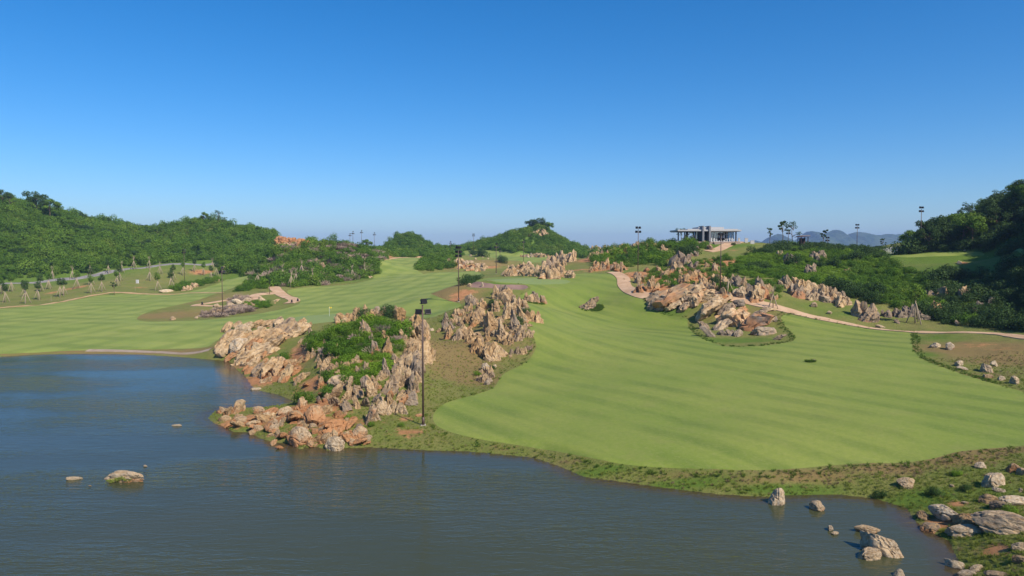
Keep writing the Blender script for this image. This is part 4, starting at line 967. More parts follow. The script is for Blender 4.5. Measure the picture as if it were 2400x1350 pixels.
TR = []
def tree_parts(seed, h, crown_r, trunk_r, nb, mat, n, size, sparse=False, lift=.45):
    rs = random.Random(seed); t = MB(); bl = []
    bend = [(0, 0, -.4), (rs.uniform(-.03, .03) * h, rs.uniform(-.03, .03) * h, h * .35), (rs.uniform(-.06, .06) * h, rs.uniform(-.06, .06) * h, h * .78)]
    t.tube(bend, [trunk_r, trunk_r * .75, trunk_r * .3], 7)
    for i in range(nb):
        z0 = h * rs.uniform(lift - .1, .72); a = rs.uniform(0, 6.28); L = crown_r * rs.uniform(.5, 1.0)
        e_ = (math.cos(a) * L, math.sin(a) * L, min(z0 + h * rs.uniform(.08, .3), h * .93))
        t.tube([(0, 0, z0), ((e_[0]) * .5, e_[1] * .5, (z0 + e_[2]) / 2 + .1), e_], [trunk_r * .45, trunk_r * .3, trunk_r * .12], 5)
        bl.append((*e_, crown_r * rs.uniform(.28, .5) * (.7 if sparse else 1), rs.uniform(.6, .85)))
    bl.append((bend[2][0], bend[2][1], h * .88, crown_r * .42, .8))
    V, Fc = leaf_cloud(rs, bl, n, size, shell=.35)
    return t.mesh('trunk', MAT_BARK, True), mesh_np('crown', [tuple(v) for v in V], Fc, mat)
TREES = {'broad': [tree_parts(500 + i, 9, 3.6, .24, 11, LEAF_DARK, 2300, .26) for i in range(3)], 'green': [tree_parts(520 + i, 8, 3.2, .2, 10, LEAF_SCRUB, 2000, .25) for i in range(2)],
         'slim': [tree_parts(540 + i, 7, 1.3, .12, 9, LEAF_DARK, 700, .18, True, .5) for i in range(2)], 'wispy': [tree_parts(560 + i, 8, 2.4, .14, 12, LEAF_DARK, 520, .19, True, .45) for i in range(2)]}

def template_collection(name, meshes):
    c = bpy.data.collections.new(name)
    for i, m in enumerate(meshes):
        o = bpy.data.objects.new('%s_%02d' % (name, i), m); c.objects.link(o)
    return c
TPL = {
 'scrub': template_collection('scrub_template', [bush_mesh('scrub', 10 + i, 900, .056, LEAF_SCRUB, 1.0 + .15 * (i % 3)) for i in range(5)]),
 'shrub': template_collection('shrub_template', [bush_mesh('shrub', 30 + i, 1500, .042, [LEAF_MID, LEAF_BRIGHT, LEAF_MID, LEAF_SCRUB][i], 1.0) for i in range(4)]),
 'bright': template_collection('bright_template', [bush_mesh('bright', 40 + i, 1300, .045, LEAF_BRIGHT, .8) for i in range(3)]),
 'dead': template_collection('dead_template', [twig_mesh('dead', 50 + i, 230, LEAF_DEAD) for i in range(3)]),
 'dark': template_collection('dark_template', [bush_mesh('darkbush', 60 + i, 1100, .048, LEAF_DARK, 1.2) for i in range(4)]),
 'wood': template_collection('wood_template', [TREES[k][i][1] for k, i in (('broad', 0), ('green', 0), ('green', 1), ('green', 0), ('green', 1))]),
 'grass': template_collection('grass_template', [tuft_mesh('tuft', 70 + i, 26, LEAF_GRASS) for i in range(3)]),
 'turf': template_collection('turf_template', [tuft_mesh('turf', 80 + i, 26, LEAF_TURF) for i in range(3)]),
 'straw': template_collection('straw_template', [tuft_mesh('straw', 90 + i, 24, LEAF_STRAW) for i in range(3)]),
}
def gn_scatter(name, pts, scl, rot, tpl, label=None, cat=None):
    """one 'stuff' object: points that carry leaf masses as instances"""
    n = len(pts)
    me = bpy.data.meshes.new(name); me.from_pydata([tuple(p) for p in pts], [], [])
    a = me.attributes.new('scl', 'FLOAT_VECTOR', 'POINT'); a.data.foreach_set('vector', np.asarray(scl, np.float32).ravel())
    a = me.attributes.new('rot', 'FLOAT_VECTOR', 'POINT'); a.data.foreach_set('vector', np.asarray(rot, np.float32).ravel())
    a = me.attributes.new('idx', 'INT', 'POINT'); a.data.foreach_set('value', RNG.integers(0, 64, n).astype(np.int32))
    o = bpy.data.objects.new(name, me); COL.objects.link(o); o['kind'] = 'stuff'
    if label: o['label'] = label; o['category'] = cat
    g = bpy.data.node_groups.new(name + '_nodes', 'GeometryNodeTree')
    g.interface.new_socket('Geometry', in_out='INPUT', socket_type='NodeSocketGeometry'); g.interface.new_socket('Geometry', in_out='OUTPUT', socket_type='NodeSocketGeometry')
    gi = g.nodes.new('NodeGroupInput'); go = g.nodes.new('NodeGroupOutput')
    ci = g.nodes.new('GeometryNodeCollectionInfo'); ci.inputs[0].default_value = TPL[tpl]; ci.inputs['Separate Children'].default_value = True; ci.inputs['Reset Children'].default_value = True
    ip = g.nodes.new('GeometryNodeInstanceOnPoints'); ip.inputs['Pick Instance'].default_value = True
    def named(nm, ty):
        x_ = g.nodes.new('GeometryNodeInputNamedAttribute'); x_.data_type = ty; x_.inputs[0].default_value = nm; return x_.outputs[0]
    g.links.new(gi.outputs[0], ip.inputs['Points']); g.links.new(ci.outputs[0], ip.inputs['Instance'])
    g.links.new(named('idx', 'INT'), ip.inputs['Instance Index']); g.links.new(named('rot', 'FLOAT_VECTOR'), ip.inputs['Rotation']); g.links.new(named('scl', 'FLOAT_VECTOR'), ip.inputs['Scale'])
    g.links.new(ip.outputs[0], go.inputs[0])
    md = o.modifiers.new('scatter', 'NODES'); md.node_group = g
    return o
def hgts(X, Y): return np.array([hgt(a, b) for a, b in zip(X, Y)])
def world_points(poly_px, y0, y1, step, jitter=.5, holes=(), keep=1.0, behind=False):
    """jittered world grid; kept where the ground point falls in one of the outlines seen in the photograph"""
    us = [p[0] for p in poly_px]
    s0, s1 = (min(us) - 1200) / F, (max(us) - 1200) / F
    x0, x1 = min(s0 * y0, s0 * y1), max(s1 * y0, s1 * y1)
    gx, gy = np.meshgrid(np.arange(x0, x1, step), np.arange(y0, y1, step)); gx = gx.ravel(); gy = gy.ravel()
    gx = gx + RNG.uniform(-jitter, jitter, len(gx)) * step; gy = gy + RNG.uniform(-jitter, jitter, len(gy)) * step
    m = (np.abs(gx / gy) < .95); gx, gy = gx[m], gy[m]
    gz = hgts(gx, gy); u, v = project(gx, gy, gz)
    ok = inside(u, v, poly_px)
    for h in holes: ok &= ~inside(u, v, h)
    ok &= RNG.random(len(gx)) < keep
    # keep off mown grass
    X_, Y_ = gx[ok], gy[ok]; Z_ = gz[ok]
    if len(X_):
        c = np.clip(((X_ / Y_ + 1) / 2 * (NS - 1)).round().astype(int), 0, NS - 1); r = np.clip(np.searchsorted(YR, Y_), 0, NR - 1)
        k = mown[r, c] < -1.2; X_, Y_, Z_ = X_[k], Y_[k], Z_[k]
    return np.stack([X_, Y_, Z_], 1)
def scatter(name, pts, lo, hi, tpl, flat=(.75, 1.15), sink=.12, label=None, cat=None, power=1.6):
    n = len(pts); s = lo + (hi - lo) * RNG.random(n) ** power
    scl = np.stack([s * RNG.uniform(.85, 1.2, n), s * RNG.uniform(.85, 1.2, n), s * RNG.uniform(flat[0], flat[1], n)], 1)
    rot = np.stack([RNG.normal(0, .1, n), RNG.normal(0, .1, n), RNG.uniform(0, 6.28, n)], 1)
    p = pts.copy(); p[:, 2] -= sink * s
    return gn_scatter(name, p, scl, rot, tpl, label, cat)

left_px = [(-420,350),(0,420),(340,520),(480,480),(735,530),(735,592),(640,606),(610,640),(540,650),(505,608),(380,618),(250,633),(120,648),(0,657),(-420,700)]
cliff_hole = [(640,556),(655,553),(722,566),(724,596),(690,604),(648,600)]
pts = world_points(left_px, 290, 620, 3.3, holes=(cliff_hole,))
tk = (RNG.random(len(pts)) < .16) & (fbm(pts[:, 0] / 40, pts[:, 1] / 40, 3.0, 2) > -.15)
scatter('hillside_scrub', pts[~tk], 2.2, 6.4, 'scrub', flat=(.7, 1.5), label='dense green scrub covering the two hills beyond the grey road', cat='scrub')
scatter('hillside_trees', pts[tk], .45, .95, 'wood', flat=(.8, 1.15), sink=2.2, label='darker tree crowns mixed into the scrub of the two left hills', cat='trees')
hill_px = [(560,650),(640,592),(700,566),(790,550),(905,585),(905,632),(860,652),(740,670),(660,674),(600,664)]
pts = world_points(hill_px, 235, 420, 2.5)
k = RNG.random(len(pts)) < .24
scatter('hillside_scrub', pts[~k], 1.8, 5.0, 'scrub', flat=(.7, 1.4), label='green scrub over the low rocky hill beside the middle fairway', cat='scrub')
scatter('dead_brush', pts[k], 2.6, 4.8, 'dead', label='mauve grey dead brush patches on the low rocky hill', cat='brush', flat=(.7, 1))
far_px = [(800,540),(1060,535),(1400,490),(1420,606),(1340,604),(1180,592),(1060,600),(960,603),(900,603),(830,590)]
pts = world_points(far_px, 400, 680, 3.3)
scatter('hillside_scrub', pts, 2.6, 5.6, 'scrub', label='green scrub on the far hills and the conical hill in the middle', cat='scrub')
bank_px = [(1730,606),(1790,588),(1860,572),(1990,578),(2075,600),(2105,630),(2200,645),(2300,648),(2360,640),(2400,628),(2620,625),(2620,775),(2400,778),(2200,760),(2130,728),(2030,708),(1960,690),(1880,668),(1820,655),(1740,645),(1715,625)]
pts = world_points(bank_px, 120, 262, 1.75)
u_, v_ = project(pts[:, 0], pts[:, 1], pts[:, 2])
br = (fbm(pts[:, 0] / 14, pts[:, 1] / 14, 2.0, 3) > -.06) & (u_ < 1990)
dk = ((u_ > 2190) | (fbm(pts[:, 0] / 11, pts[:, 1] / 11, 7.0, 3) > .2)) & ~br & (RNG.random(len(pts)) < .8)  # dark clumps, and shade painted as darker leaves towards the right end
scatter('bank_thicket', pts[~br & ~dk], 1.0, 3.0, 'shrub', label='green thicket of shrubs on the bank above the long cart path', cat='thicket')
scatter('bank_thicket', pts[br], .9, 2.3, 'bright', label='patches of bright yellow green bushes on the bank below the pavilion', cat='thicket')
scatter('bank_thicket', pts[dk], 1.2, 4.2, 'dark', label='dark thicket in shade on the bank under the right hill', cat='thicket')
club_px = [(1385,600),(1470,575),(1560,562),(1640,572),(1640,590),(1580,605),(1540,625),(1470,625),(1400,622)]
pts = world_points(club_px, 195, 275, 2.6, keep=.5)
scatter('slope_shrubs', pts, 1.6, 4.6, 'shrub', label='loose green shrubs among rocks on the slope left of the clubhouse', cat='shrubs')
sl_px = [(1490,660),(1540,625),(1700,600),(1740,640),(1830,665),(1830,700),(1700,690),(1600,685)]
pts = world_points(sl_px, 150, 240, 2.0, keep=.5)
scatter('slope_shrubs', pts, .7, 2.5, 'shrub', label='small shrubs between the karst teeth on the red slope', cat='shrubs')
mound_px = [(725,815),(745,785),(790,752),(860,736),(935,733),(952,775),(945,815),(900,835),(850,835),(790,840),(750,835)]
pts = world_points(mound_px, 96, 125, .95, keep=.85)
dd = RNG.random(len(pts)) < .10
scatter('dead_brush', pts[dd], .9, 2.0, 'dead', label='grey dead twigs mixed into the scrub of the lakeside mound', cat='brush')
scatter('mound_scrub', pts[~dd], 1.0, 2.7, 'shrub', flat=(.6, 1.25), label='bright green scrub capping the large lakeside rock mound', cat='scrub')
m2 = [(790,840),(850,830),(905,830),(910,865),(880,885),(830,905),(785,890)]
pts = world_points(m2, 86, 112, 1.1, keep=.85)
scatter('mound_scrub', pts, 1.0, 2.4, 'bright', label='green scrub on the shoulder of the lakeside rock mound', cat='scrub')
for px, n_ in (([(880,785),(900,775),(910,800),(885,805)], 1), ([(470,745),(520,725),(600,715),(600,728),(540,742)], 1), ([(530,705),(580,695),(585,705),(540,712)], 1)):
    pts = world_points(px, 90, 260, 1.3, keep=.45)
    if len(pts): scatter('dead_brush', pts, 1.2, 2.4, 'dead', label={880: 'grey dead brush in the middle of the lakeside mound scrub', 470: 'brown dead brush heap in front of the left looping path', 530: 'brown dead brush behind the cream rocks of the left island'}[px[0][0]], cat='brush')
isl = [(570,715),(628,712),(628,722),(575,724)]
scatter('slope_shrubs', world_points(isl, 180, 240, 1.3), 1.4, 2.4, 'shrub', label='low green shrubs along the front of the left looping path', cat='shrubs')
isl = [(550,672),(620,660),(640,672),(600,682),(560,684)]
scatter('slope_shrubs', world_points(isl, 220, 300, 2.6, keep=.8), 2.2, 4.6, 'shrub', label='dark green bushes behind the left looping path', cat='shrubs')
isl = [(395,678),(440,655),(500,650),(520,658),(470,672),(420,684)]
scatter('slope_shrubs', world_points(isl, 230, 300, 2.6, keep=.7), 1.8, 3.8, 'shrub', label='bushes among stones between the left track and the saplings', cat='shrubs')
isl = [(968,632),(985,612),(1040,600),(1075,598),(1060,630),(1000,636)]
scatter('slope_shrubs', world_points(isl, 260, 400, 3.0, keep=.8), 2.4, 5.0, 'scrub', label='green bushes on the rocky point beside the middle fairway', cat='shrubs')
isl = [(1085,668),(1110,650),(1125,655),(1100,665)]
scatter('slope_shrubs', world_points(isl, 180, 230, 1.4), 1.4, 3.0, 'dark', label='dark green bushes at the far end of the bunker', cat='shrubs')
top = [(1740,600),(1800,582),(1990,570),(2080,590),(2060,600),(1900,590),(1800,598)]
scatter('bank_thicket', world_points(top, 215, 275, 2.6, keep=.7), 1.4, 3.4, 'dark', label='dark bushes along the crest of the bank beside the pavilion', cat='thicket')
pts = world_points([(2110,600),(2200,560),(2330,480),(2700,380),(2700,590),(2400,590),(2200,592)], 205, 330, 3.2)
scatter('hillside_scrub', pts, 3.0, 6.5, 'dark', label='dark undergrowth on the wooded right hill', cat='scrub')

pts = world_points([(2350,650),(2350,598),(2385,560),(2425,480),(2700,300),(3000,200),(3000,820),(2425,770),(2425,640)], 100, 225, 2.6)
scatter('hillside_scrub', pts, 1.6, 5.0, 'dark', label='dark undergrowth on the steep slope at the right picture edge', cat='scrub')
scatter('slope_shrubs', world_points([(1588,588),(1598,566),(1662,569),(1655,580),(1620,588)], 225, 262, 1.9, keep=.8), 1.0, 2.6, 'shrub', label='green shrubs screening the clubhouse terrace', cat='shrubs')
# grass tufts along the shore bank and the dark collars of long grass round the mown turf
n = 95000
ang = RNG.uniform(-.74, .80, n); yy = 36 * (170 / 36.0) ** RNG.random(n); xx = ang * yy
c = np.clip(((ang + 1) / 2 * (NS - 1)).round().astype(int), 0, NS - 1); r = np.clip(np.searchsorted(YR, yy), 0, NR - 1)
ld = land_d[r, c]; mw = mown[r, c]; zz = Z1[r, c]
Vq = np.stack([xx, yy, zz], 1); so = blobs(Vq, soil_b); dr = blobs(Vq, dry_b)
rough_ok = (ld > .15) & (mw < -.15) & (so < .55)
shoreb = rough_ok & ((yy < 105) | ((yy < 165) & (ang > -.2) & (ang < .06)))
pt = Vq[shoreb]; d_ = dr[shoreb]
st = RNG.random(len(pt)) < np.clip(d_ * .75, .04, .8)
scatter('rough_grass', pt[~st], .08, .28, 'grass', label='tufts of rough green grass on the lake bank', cat='grass', sink=0)
scatter('dry_grass', pt[st], .08, .26, 'straw', label='tufts of dry straw coloured grass on the lake bank', cat='grass', sink=0)
n = 90000
ang = RNG.uniform(-.3, .75, n); yy = 55 * (215 / 55.0) ** RNG.random(n); xx = ang * yy
c = np.clip(((ang + 1) / 2 * (NS - 1)).round().astype(int), 0, NS - 1); r = np.clip(np.searchsorted(YR, yy), 0, NR - 1)
mw = fr_s[r, c]; ok = (mw < -.02) & (mw > -1.1) & (bk_s[r, c] < -.2)
Vq = np.stack([xx, yy, Z1[r, c]], 1)[ok]
u_, v_ = project(Vq[:, 0], Vq[:, 1], Vq[:, 2]); w_ = np.where((u_ > 1500) & (v_ < 900), .9, .12); kk = RNG.random(len(Vq)) < w_
scatter('collar_grass', Vq[kk], .16, .40, 'turf', label='dark green longer grass rim round the right fairway', cat='grass', sink=0)
pk = []
for u, v, rx, ry, m in ((1398, 722, 1.6, 2.6, 260), (1388, 724, 2.8, 2.2, 160), (1900, 848, .62, .45, 70), (1253, 709, 2.6, 1.6, 160)):
    cx, cy, _ = cast(u, v)
    for _ in range(m):
        a = random.uniform(0, 6.28); q = math.sqrt(random.random()); X_, Y_ = cx + math.cos(a) * q * rx, cy + math.sin(a) * q * ry; pk.append((X_, Y_, hgt(X_, Y_)))
moss = []
bx_, by_, _ = G(292, 1126, 0.0)
for _ in range(110):
    t_ = random.uniform(-1, 1); moss.append((bx_ + t_ * 1.0 + random.gauss(0, .1), by_ - .45 + .25 * t_ + random.gauss(0, .16), random.uniform(.05, .38) * (1.1 - abs(t_) * .6)))
scatter('moss', np.array(moss), .10, .24, 'grass', label='green moss and weeds on the front of the lone lake boulder', cat='moss', sink=0)
scatter('collar_grass', np.array(pk), .22, .45, 'turf', label='dark turf pockets round the single rocks on the right fairway', cat='grass', sink=0)

# ------------------------------------------------------------------ single shrubs and trees
def copy_tree(root, name=None):
    r = root.copy(); COL.objects.link(r); r.name = name or root.name
    for ch in root.children:
        c = ch.copy(); COL.objects.link(c); c.parent = r
        for g in ch.children: d = g.copy(); COL.objects.link(d); d.parent = c
    return r
SHR = [bush_mesh('foliage', 130 + i, 2200, .04, [LEAF_SCRUB, LEAF_BRIGHT, LEAF_DARK][i], 1.0) for i in range(3)]
sb = MB()
for i in range(5): a = i * 1.26; sb.tube([(0, 0, -.2), (math.cos(a) * .12, math.sin(a) * .12, .2), (math.cos(a) * .3, math.sin(a) * .3, .5)], [.03, .02, .01], 5)
STEM = sb.mesh('stem', MAT_BARK)
def shrub(u, v, px, kind, lab, flat=1.0, name='shrub'):
    c = cast(u, v); c = c if c[2] > 0 else G(u, v, 0.05)
    e = tag(empty(name, c, random.uniform(0, 6.28)), lab, 'shrub', 'single shrubs')
    s = px * c[1] / F; e.scale = (s, s, s * flat)
    obj('foliage', SHR[kind], None, e); obj('stem', STEM, None, e)
for a in [(665,852,34,0,'dark green shrub on the red slope above the small inlet'),(712,945,40,0,'green shrub overhanging the water at the inner end of the inlet'),(918,742,38,2,'tallest dark shrub on the crest of the lakeside mound'),(855,742,26,2,'low dark shrub on the crest of the lakeside mound'),
   (765,895,36,0,'green shrub in the crease between mound and red slope'),(820,905,40,0,'green shrub at the lower middle of the lakeside mound'),(770,930,36,0,'dark green shrub above the rocky spit'),(910,870,34,1,'bright green shrub among the grey flutes of the mound'),(815,985,18,1,'small green shrub at the foot of the spit slabs'),
   (870,1000,16,0,'tiny shrub under the big grey slab'),(940,1000,12,0,'tiny shrub in the grass near the tallest lamp post'),(585,772,12,2,'small dark bush on top of the western slabs'),(625,762,16,2,'round dark bush crowning the western slabs'),(598,768,14,2,'small dark bush between two western slabs'),(540,776,14,2,'small bush behind the first western slab'),
   (1180,615,22,2,'single round dark bush on the far dry slope'),(1110,597,16,2,'dark bush at the edge of the far fairway'),(1130,600,24,2,'low dark hedge like bush at the edge of the far fairway'),
   (1712,686,24,1,'green bush right of the hillside lamp post'),(1672,668,28,2,'dark bush left of the hillside lamp post'),(1600,600,34,2,'large dark bush below the clubhouse corner'),(1625,595,30,2,'round bush in front of the clubhouse columns'),(1718,575,9,2,'clipped round bush beside the clubhouse path'),
   (2365,630,36,2,'bush standing on the slope below the upper right green'),(2370,1205,30,1,'bright yellow green shrub amid the shore boulders'),(1120,880,16,1,'yellow green shrub against the small rock stack'),(1154,866,12,2,'round dark shrub behind the small rock stack'),(1160,838,14,2,'dark shrub at the foot of the karst field'),
   (1115,800,10,2,'small dark plant in the karst field'),(1230,740,26,2,'spiky blue green clump on the right side of the karst field, upper'),(1215,760,28,2,'spiky blue green clump on the right side of the karst field, lower'),(1160,720,26,2,'dark shrub at the top of the karst field'),(2060,1165,24,2,'dark reed clump at the bay shore'),(2190,1160,26,2,'dark shrub on the bank above the muddy point'),(2240,1115,20,1,'bright tuft of weeds on the bank'),(2260,1150,22,2,'dark weeds below the triangular boulder'),(1270,648,14,2,'dark bush at the foot of the rocks behind the green')]:
    shrub(*a[:5])

def tree(kind, pos, h, lab, group, var=None, name='tree'):
    tm, cm = TREES[kind][(var if var is not None else random.randrange(9)) % len(TREES[kind])]
    e = tag(empty(name, pos, random.uniform(0, 6.28)), lab, 'tree', group)
    if 'conical' in lab: e.location.z -= h * .38
    s = h / (9 if kind == 'broad' else 7 if kind == 'slim' else 8); e.scale = (s, s, s)
    obj('trunk', tm, None, e); obj('crown', cm, None, e)
def ground_at(u, d): x_ = (u - 1200) / F * d; return (x_, d, hgt(x_, d))
# wood on the right hill
wood = world_points([(2120,600),(2200,565),(2330,490),(2700,380),(2700,592),(2420,592),(2200,592)], 208, 300, 6.2)
wood = wood[RNG.random(len(wood)) < .9][:110]
for i, p in enumerate(wood): tree('broad' if i % 3 else 'green', p, random.uniform(6, 9.5), 'broad dark tree inside the dense wood on the right hill', 'trees of the dense wood on the right hill')
for u, d, h, kd, lab in [(2130,235,7,'green','leftmost rounded tree where the right wood meets the sky'),(2175,236,9,'wispy','thin see through tree behind the lamp post at the edge of the right wood'),(2200,240,9.5,'broad','tree with sky showing through its crown near the edge of the right wood'),(2278,262,12,'wispy','slim tree rising above the shoulder of the right wood'),
   (2345,268,11,'wispy','tallest airy tree on the crest of the right wood'),(2375,268,10,'wispy','airy tree on the crest of the right wood beside the tallest'),(2398,262,10,'broad','dark tree cut by the picture edge on the crest of the right wood')]:
    tree(kd, ground_at(u, d), h, lab, 'trees on the skyline of the right wood')
for u, d, h, kd, lab in [(90,420,13,'broad','dark round tree standing alone on the crest of the left hill'),(122,420,12,'green','pointed tree next to the round one on the crest of the left hill'),(12,420,10,'broad','flat tree at the left picture edge on the hill crest'),(30,420,9,'wispy','thin tree near the left picture edge on the hill crest'),(515,482,9,'wispy','little bare tree on the top of the second left hill'),(528,482,6,'wispy','bushy grey tree beside the bare one on the second left hill'),(480,482,7,'green','rounded tree on the summit of the second left hill'),
   (1245,534,10,'broad','first of three trees crowning the conical hill'),(1262,534,11.5,'broad','middle and tallest of three trees crowning the conical hill'),(1282,534,10,'green','last of three trees crowning the conical hill'),(862,450,7,'green','round tree on the flat skyline between two middle hills'),
   (1803,262,6,'slim','small palm like tree with a flat tuft right of the clubhouse'),(1833,266,9,'slim','tall narrow dark tree right of the clubhouse'),(1857,266,9,'wispy','forked airy tree left of the pavilion'),(1928,262,7,'slim','slim bent tree right of the pavilion'),(1597,290,7,'wispy','bare tree seen through the columns at the clubhouse corner'),(1612,290,6,'wispy','thin tree seen through the clubhouse columns'),(2068,262,5,'slim','small palm like tree above the post fence')]:
    tree(kd, ground_at(u, d), h, lab, 'skyline trees')
# staked saplings
ORD = 'first second third fourth fifth sixth seventh eighth ninth tenth eleventh twelfth thirteenth fourteenth fifteenth sixteenth seventeenth eighteenth nineteenth twentieth'.split()
ORD += ['twenty-' + o for o in ORD[:9]] + ['thirtieth'] + ['thirty-' + o for o in ORD[:9]]
SAP = []
for i in range(3):
    rs = random.Random(700 + i); t = MB(); t.tube([(0, 0, -.3), (.05, 0, 2), (0, .05, 4.2)], [.10, .08, .03], 7)
    for k in range(4): a = k * 1.6; t.tube([(0, 0, 2.6 + k * .2), (math.cos(a) * .4, math.sin(a) * .4, 3.5 + k * .15)], [.03, .015], 5)
    V, Fc = leaf_cloud(rs, [(0, 0, 3.9, .85, 1.0), (.4, .1, 3.4, .6, .9), (-.4, -.1, 3.5, .55, .9), (0, .3, 4.5, .5, 1)], 520, .13, shell=.3)
    SAP.append((t.mesh('trunk', MAT_STAKE, True), mesh_np('crown', [tuple(v) for v in V], Fc, [LEAF_DARK, LEAF_SCRUB, LEAF_DARK][i])))
SAPB = MB(); SAPB.tube([(0, 0, -.3), (.05, 0, 2), (0, .1, 4.0)], [.10, .08, .03], 7)
for k in range(5): a = k * 1.3; SAPB.tube([(0, 0, 2.4 + k * .2), (math.cos(a) * .5, math.sin(a) * .5, 3.6 + k * .2)], [.04, .015], 5)
BARE = SAPB.mesh('trunk', MAT_STAKE, True)
stk = MB(); stk.tube([(1.15, 0, -.3), (.06, 0, 2.5)], [.075, .06], 6); STAKE = stk.mesh('stake', MAT_STAKE, True)
sap_slope = [(3,690,1),(13,709,0),(27,683,1),(57,695,0),(60,711,2),(89,703,2),(95,684,0),(114,678,1),(123,655,3),(141,696,0),(150,692,2),(170,655,3),(181,676,1),(213,668,0),(211,645,1),(214,687,1),(239,683,2),(254,641,2),(280,659,0),(274,670,1),(286,639,3),(314,631,3),(350,628,3),(375,642,3),(351,658,3),(370,681,1),(401,675,0),(406,655,2),(429,645,1),(456,637,0),(477,645,1),(495,655,0),(508,648,2),(498,630,3),(526,642,1)]
def sapling(u, v, kd, lab, grp, h=None):
    c = cast(u, v); e = tag(empty('staked_sapling', c, random.uniform(0, 6.28)), lab, 'sapling', grp)
    s = random.uniform(1.25, 1.6) * (h or 1.0); e.scale = (s, s, s)
    if kd == 3: obj('trunk', BARE, None, e)
    else: obj('trunk', SAP[kd][0], None, e); obj('crown', SAP[kd][1], None, e)
    n = random.choice((3, 4))
    for k in range(n):
        q = obj('stake', STAKE, None, e); q.rotation_euler = (0, 0, k * 6.283 / n + random.uniform(-.3, .3))
for i, (u, v, kd) in enumerate(sorted(sap_slope)):
    sapling(u, v, kd, ('bare ' if kd == 3 else 'leafy ') + 'staked sapling, %s from the left on the slope below the grey road' % ORD[i], 'staked saplings below the grey road')
for i, (u, v, kd) in enumerate([(604,669,0),(663,656,3),(683,673,3),(694,665,3),(707,644,3),(733,663,3),(826,653,3),(855,648,3)]):
    sapling(u, v, kd, 'staked sapling, %s from the left along the foot of the low rocky hill' % ORD[i], 'staked saplings below the rocky hill')
sapling(1707, 690, 1, 'propped young tree beside the hillside lamp post', None, .8)
sapling(1812, 722, 3, 'small tree propped on two stakes just above the long cart path', None, .7)
sapling(2145, 757, 1, 'lone leafy sapling with stakes on the shaded grass where the path narrows', None, 1.0)
for u, v, h, lab in [(268,692,5.2,'slender unstaked tree with a small round crown beside the left track'),(632,690,6.5,'thin pale trunked tree at the fork of the left looping path')]:
    tree('slim', cast(u, v), h, lab, None, 0)
# ------------------------------------------------------------------ lamp posts
MAT_POLE = mat_plain('brown_painted_steel', (0.105, 0.066, 0.052), 0.5, 0.4, 0.2, 0.2, 2.0)
MAT_LAMP = mat_plain('black_floodlight_housing', (0.012, 0.012, 0.015), 0.45, 0.4, 0.1, 0.2, 2.0)
MAT_LENS = mat_plain('floodlight_lens', (0.014, 0.014, 0.018), 0.7, 0.1, 0.0, 0.2, 2.0)
MAT_CONC = mat_plain('lamp_base_concrete', (0.42, 0.36, 0.30), 0.9, 0.2, 0, 0.3, 2.0)
hb = MB(); hb.box((0, 0, 0), (.62, .30, .50)); hb.box((0, .17, .02), (.46, .08, .36)); hb.box((0, -.155, .235), (.66, .05, .05)); hb.box((0, -.155, -.235), (.66, .05, .05))
for k in range(5): hb.box((-.2 + k * .1, .22, 0), (.03, .06, .3))
HEAD = hb.mesh('floodlight', MAT_LAMP)
lb = MB(); lb.box((0, -.17, 0), (.54, .03, .40)); LENS = lb.mesh('lens', MAT_LENS)
yb = MB(); yb.tube([(0, 0, 0), (0, 0, .35)], .035, 6); yb.box((0, 0, .02), (.16, .16, .03)); YOKE = yb.mesh('bracket', MAT_POLE)
bp = MB(); bp.box((0, 0, .03), (.55, .55, .12)); BASEP = bp.mesh('base_plate', MAT_CONC)
POLES = {}
def lamp(pos, h, heads, lab, rz=0.0):
    e = tag(empty('lamp_post', pos, rz), lab, 'lamp post', 'floodlight posts over the golf course')
    t = MB(); t.tube([(0, 0, -.3), (0, 0, h * .5), (0, 0, h - .35)], [.115, .10, .075], 10); t.tube([(0, 0, .06), (0, 0, .9)], [.16, .15], 10)
    t.build('pole', MAT_POLE, e, True)
    obj('base_plate', BASEP, None, e)
    tiers = {}
    for tz, off, yaw in heads: tiers.setdefault(tz, []).append(off)
    for tz, offs in tiers.items():
        m = MB(); m.box((0, 0, h - tz), (max(max(abs(o) for o in offs) * 2 + .3, .3), .09, .09)); m.build('cross_arm', MAT_POLE, e)
    for tz, off, yaw in heads:
        q = obj('floodlight', HEAD, None, e); q.location = (off, 0, h - tz + .22); q.rotation_euler = (-.35, 0, yaw); obj('lens', LENS, None, q)
H3 = [(.2, .14, .5), (1.3, -.42, -.3), (1.3, .55, .35)]
H4 = [(.2, -.42, -.5), (.2, .42, .5), (1.3, -.5, -.6), (1.3, .5, .7)]
H6 = [(.2, -.35, -.5), (.2, .35, .5), (1.2, -.45, 2.4), (1.2, .45, .6), (2.2, -.45, -.8), (2.2, .45, 2.2)]
for u, v, vt, hd, lab in [(992,997,703,H3,'tall brown lamp post with three black floodlights in front of the lakeside mound'),(1075,707,580,H6,'lamp post with a thick cluster of floodlights on the brown mound by the bunker'),(1495,648,534,H4,'lamp post against the sky at the top bend of the cart path'),
   (1688,690,549,H4,'lamp post on the red slope standing in front of the clubhouse'),(2157,592,487,H4,'lamp post in front of the right wood at the upper green'),(522,740,627,H3,'dark lamp post beside the left looping path'),(433,670,586,H4,'lamp post among the staked saplings on the left slope'),(1163,641,572,H3,'thin lamp post left of the rocks behind the putting green'),(1227,624,562,H3,'thin lamp post rising behind the rocks in front of the conical hill'),(1110,596,549,H4,'lamp post on the far fairway breaking the skyline')]:
    c = cast(u, v); h = (v - vt) * c[1] / F; lamp(c, h, hd, lab, 0.15)
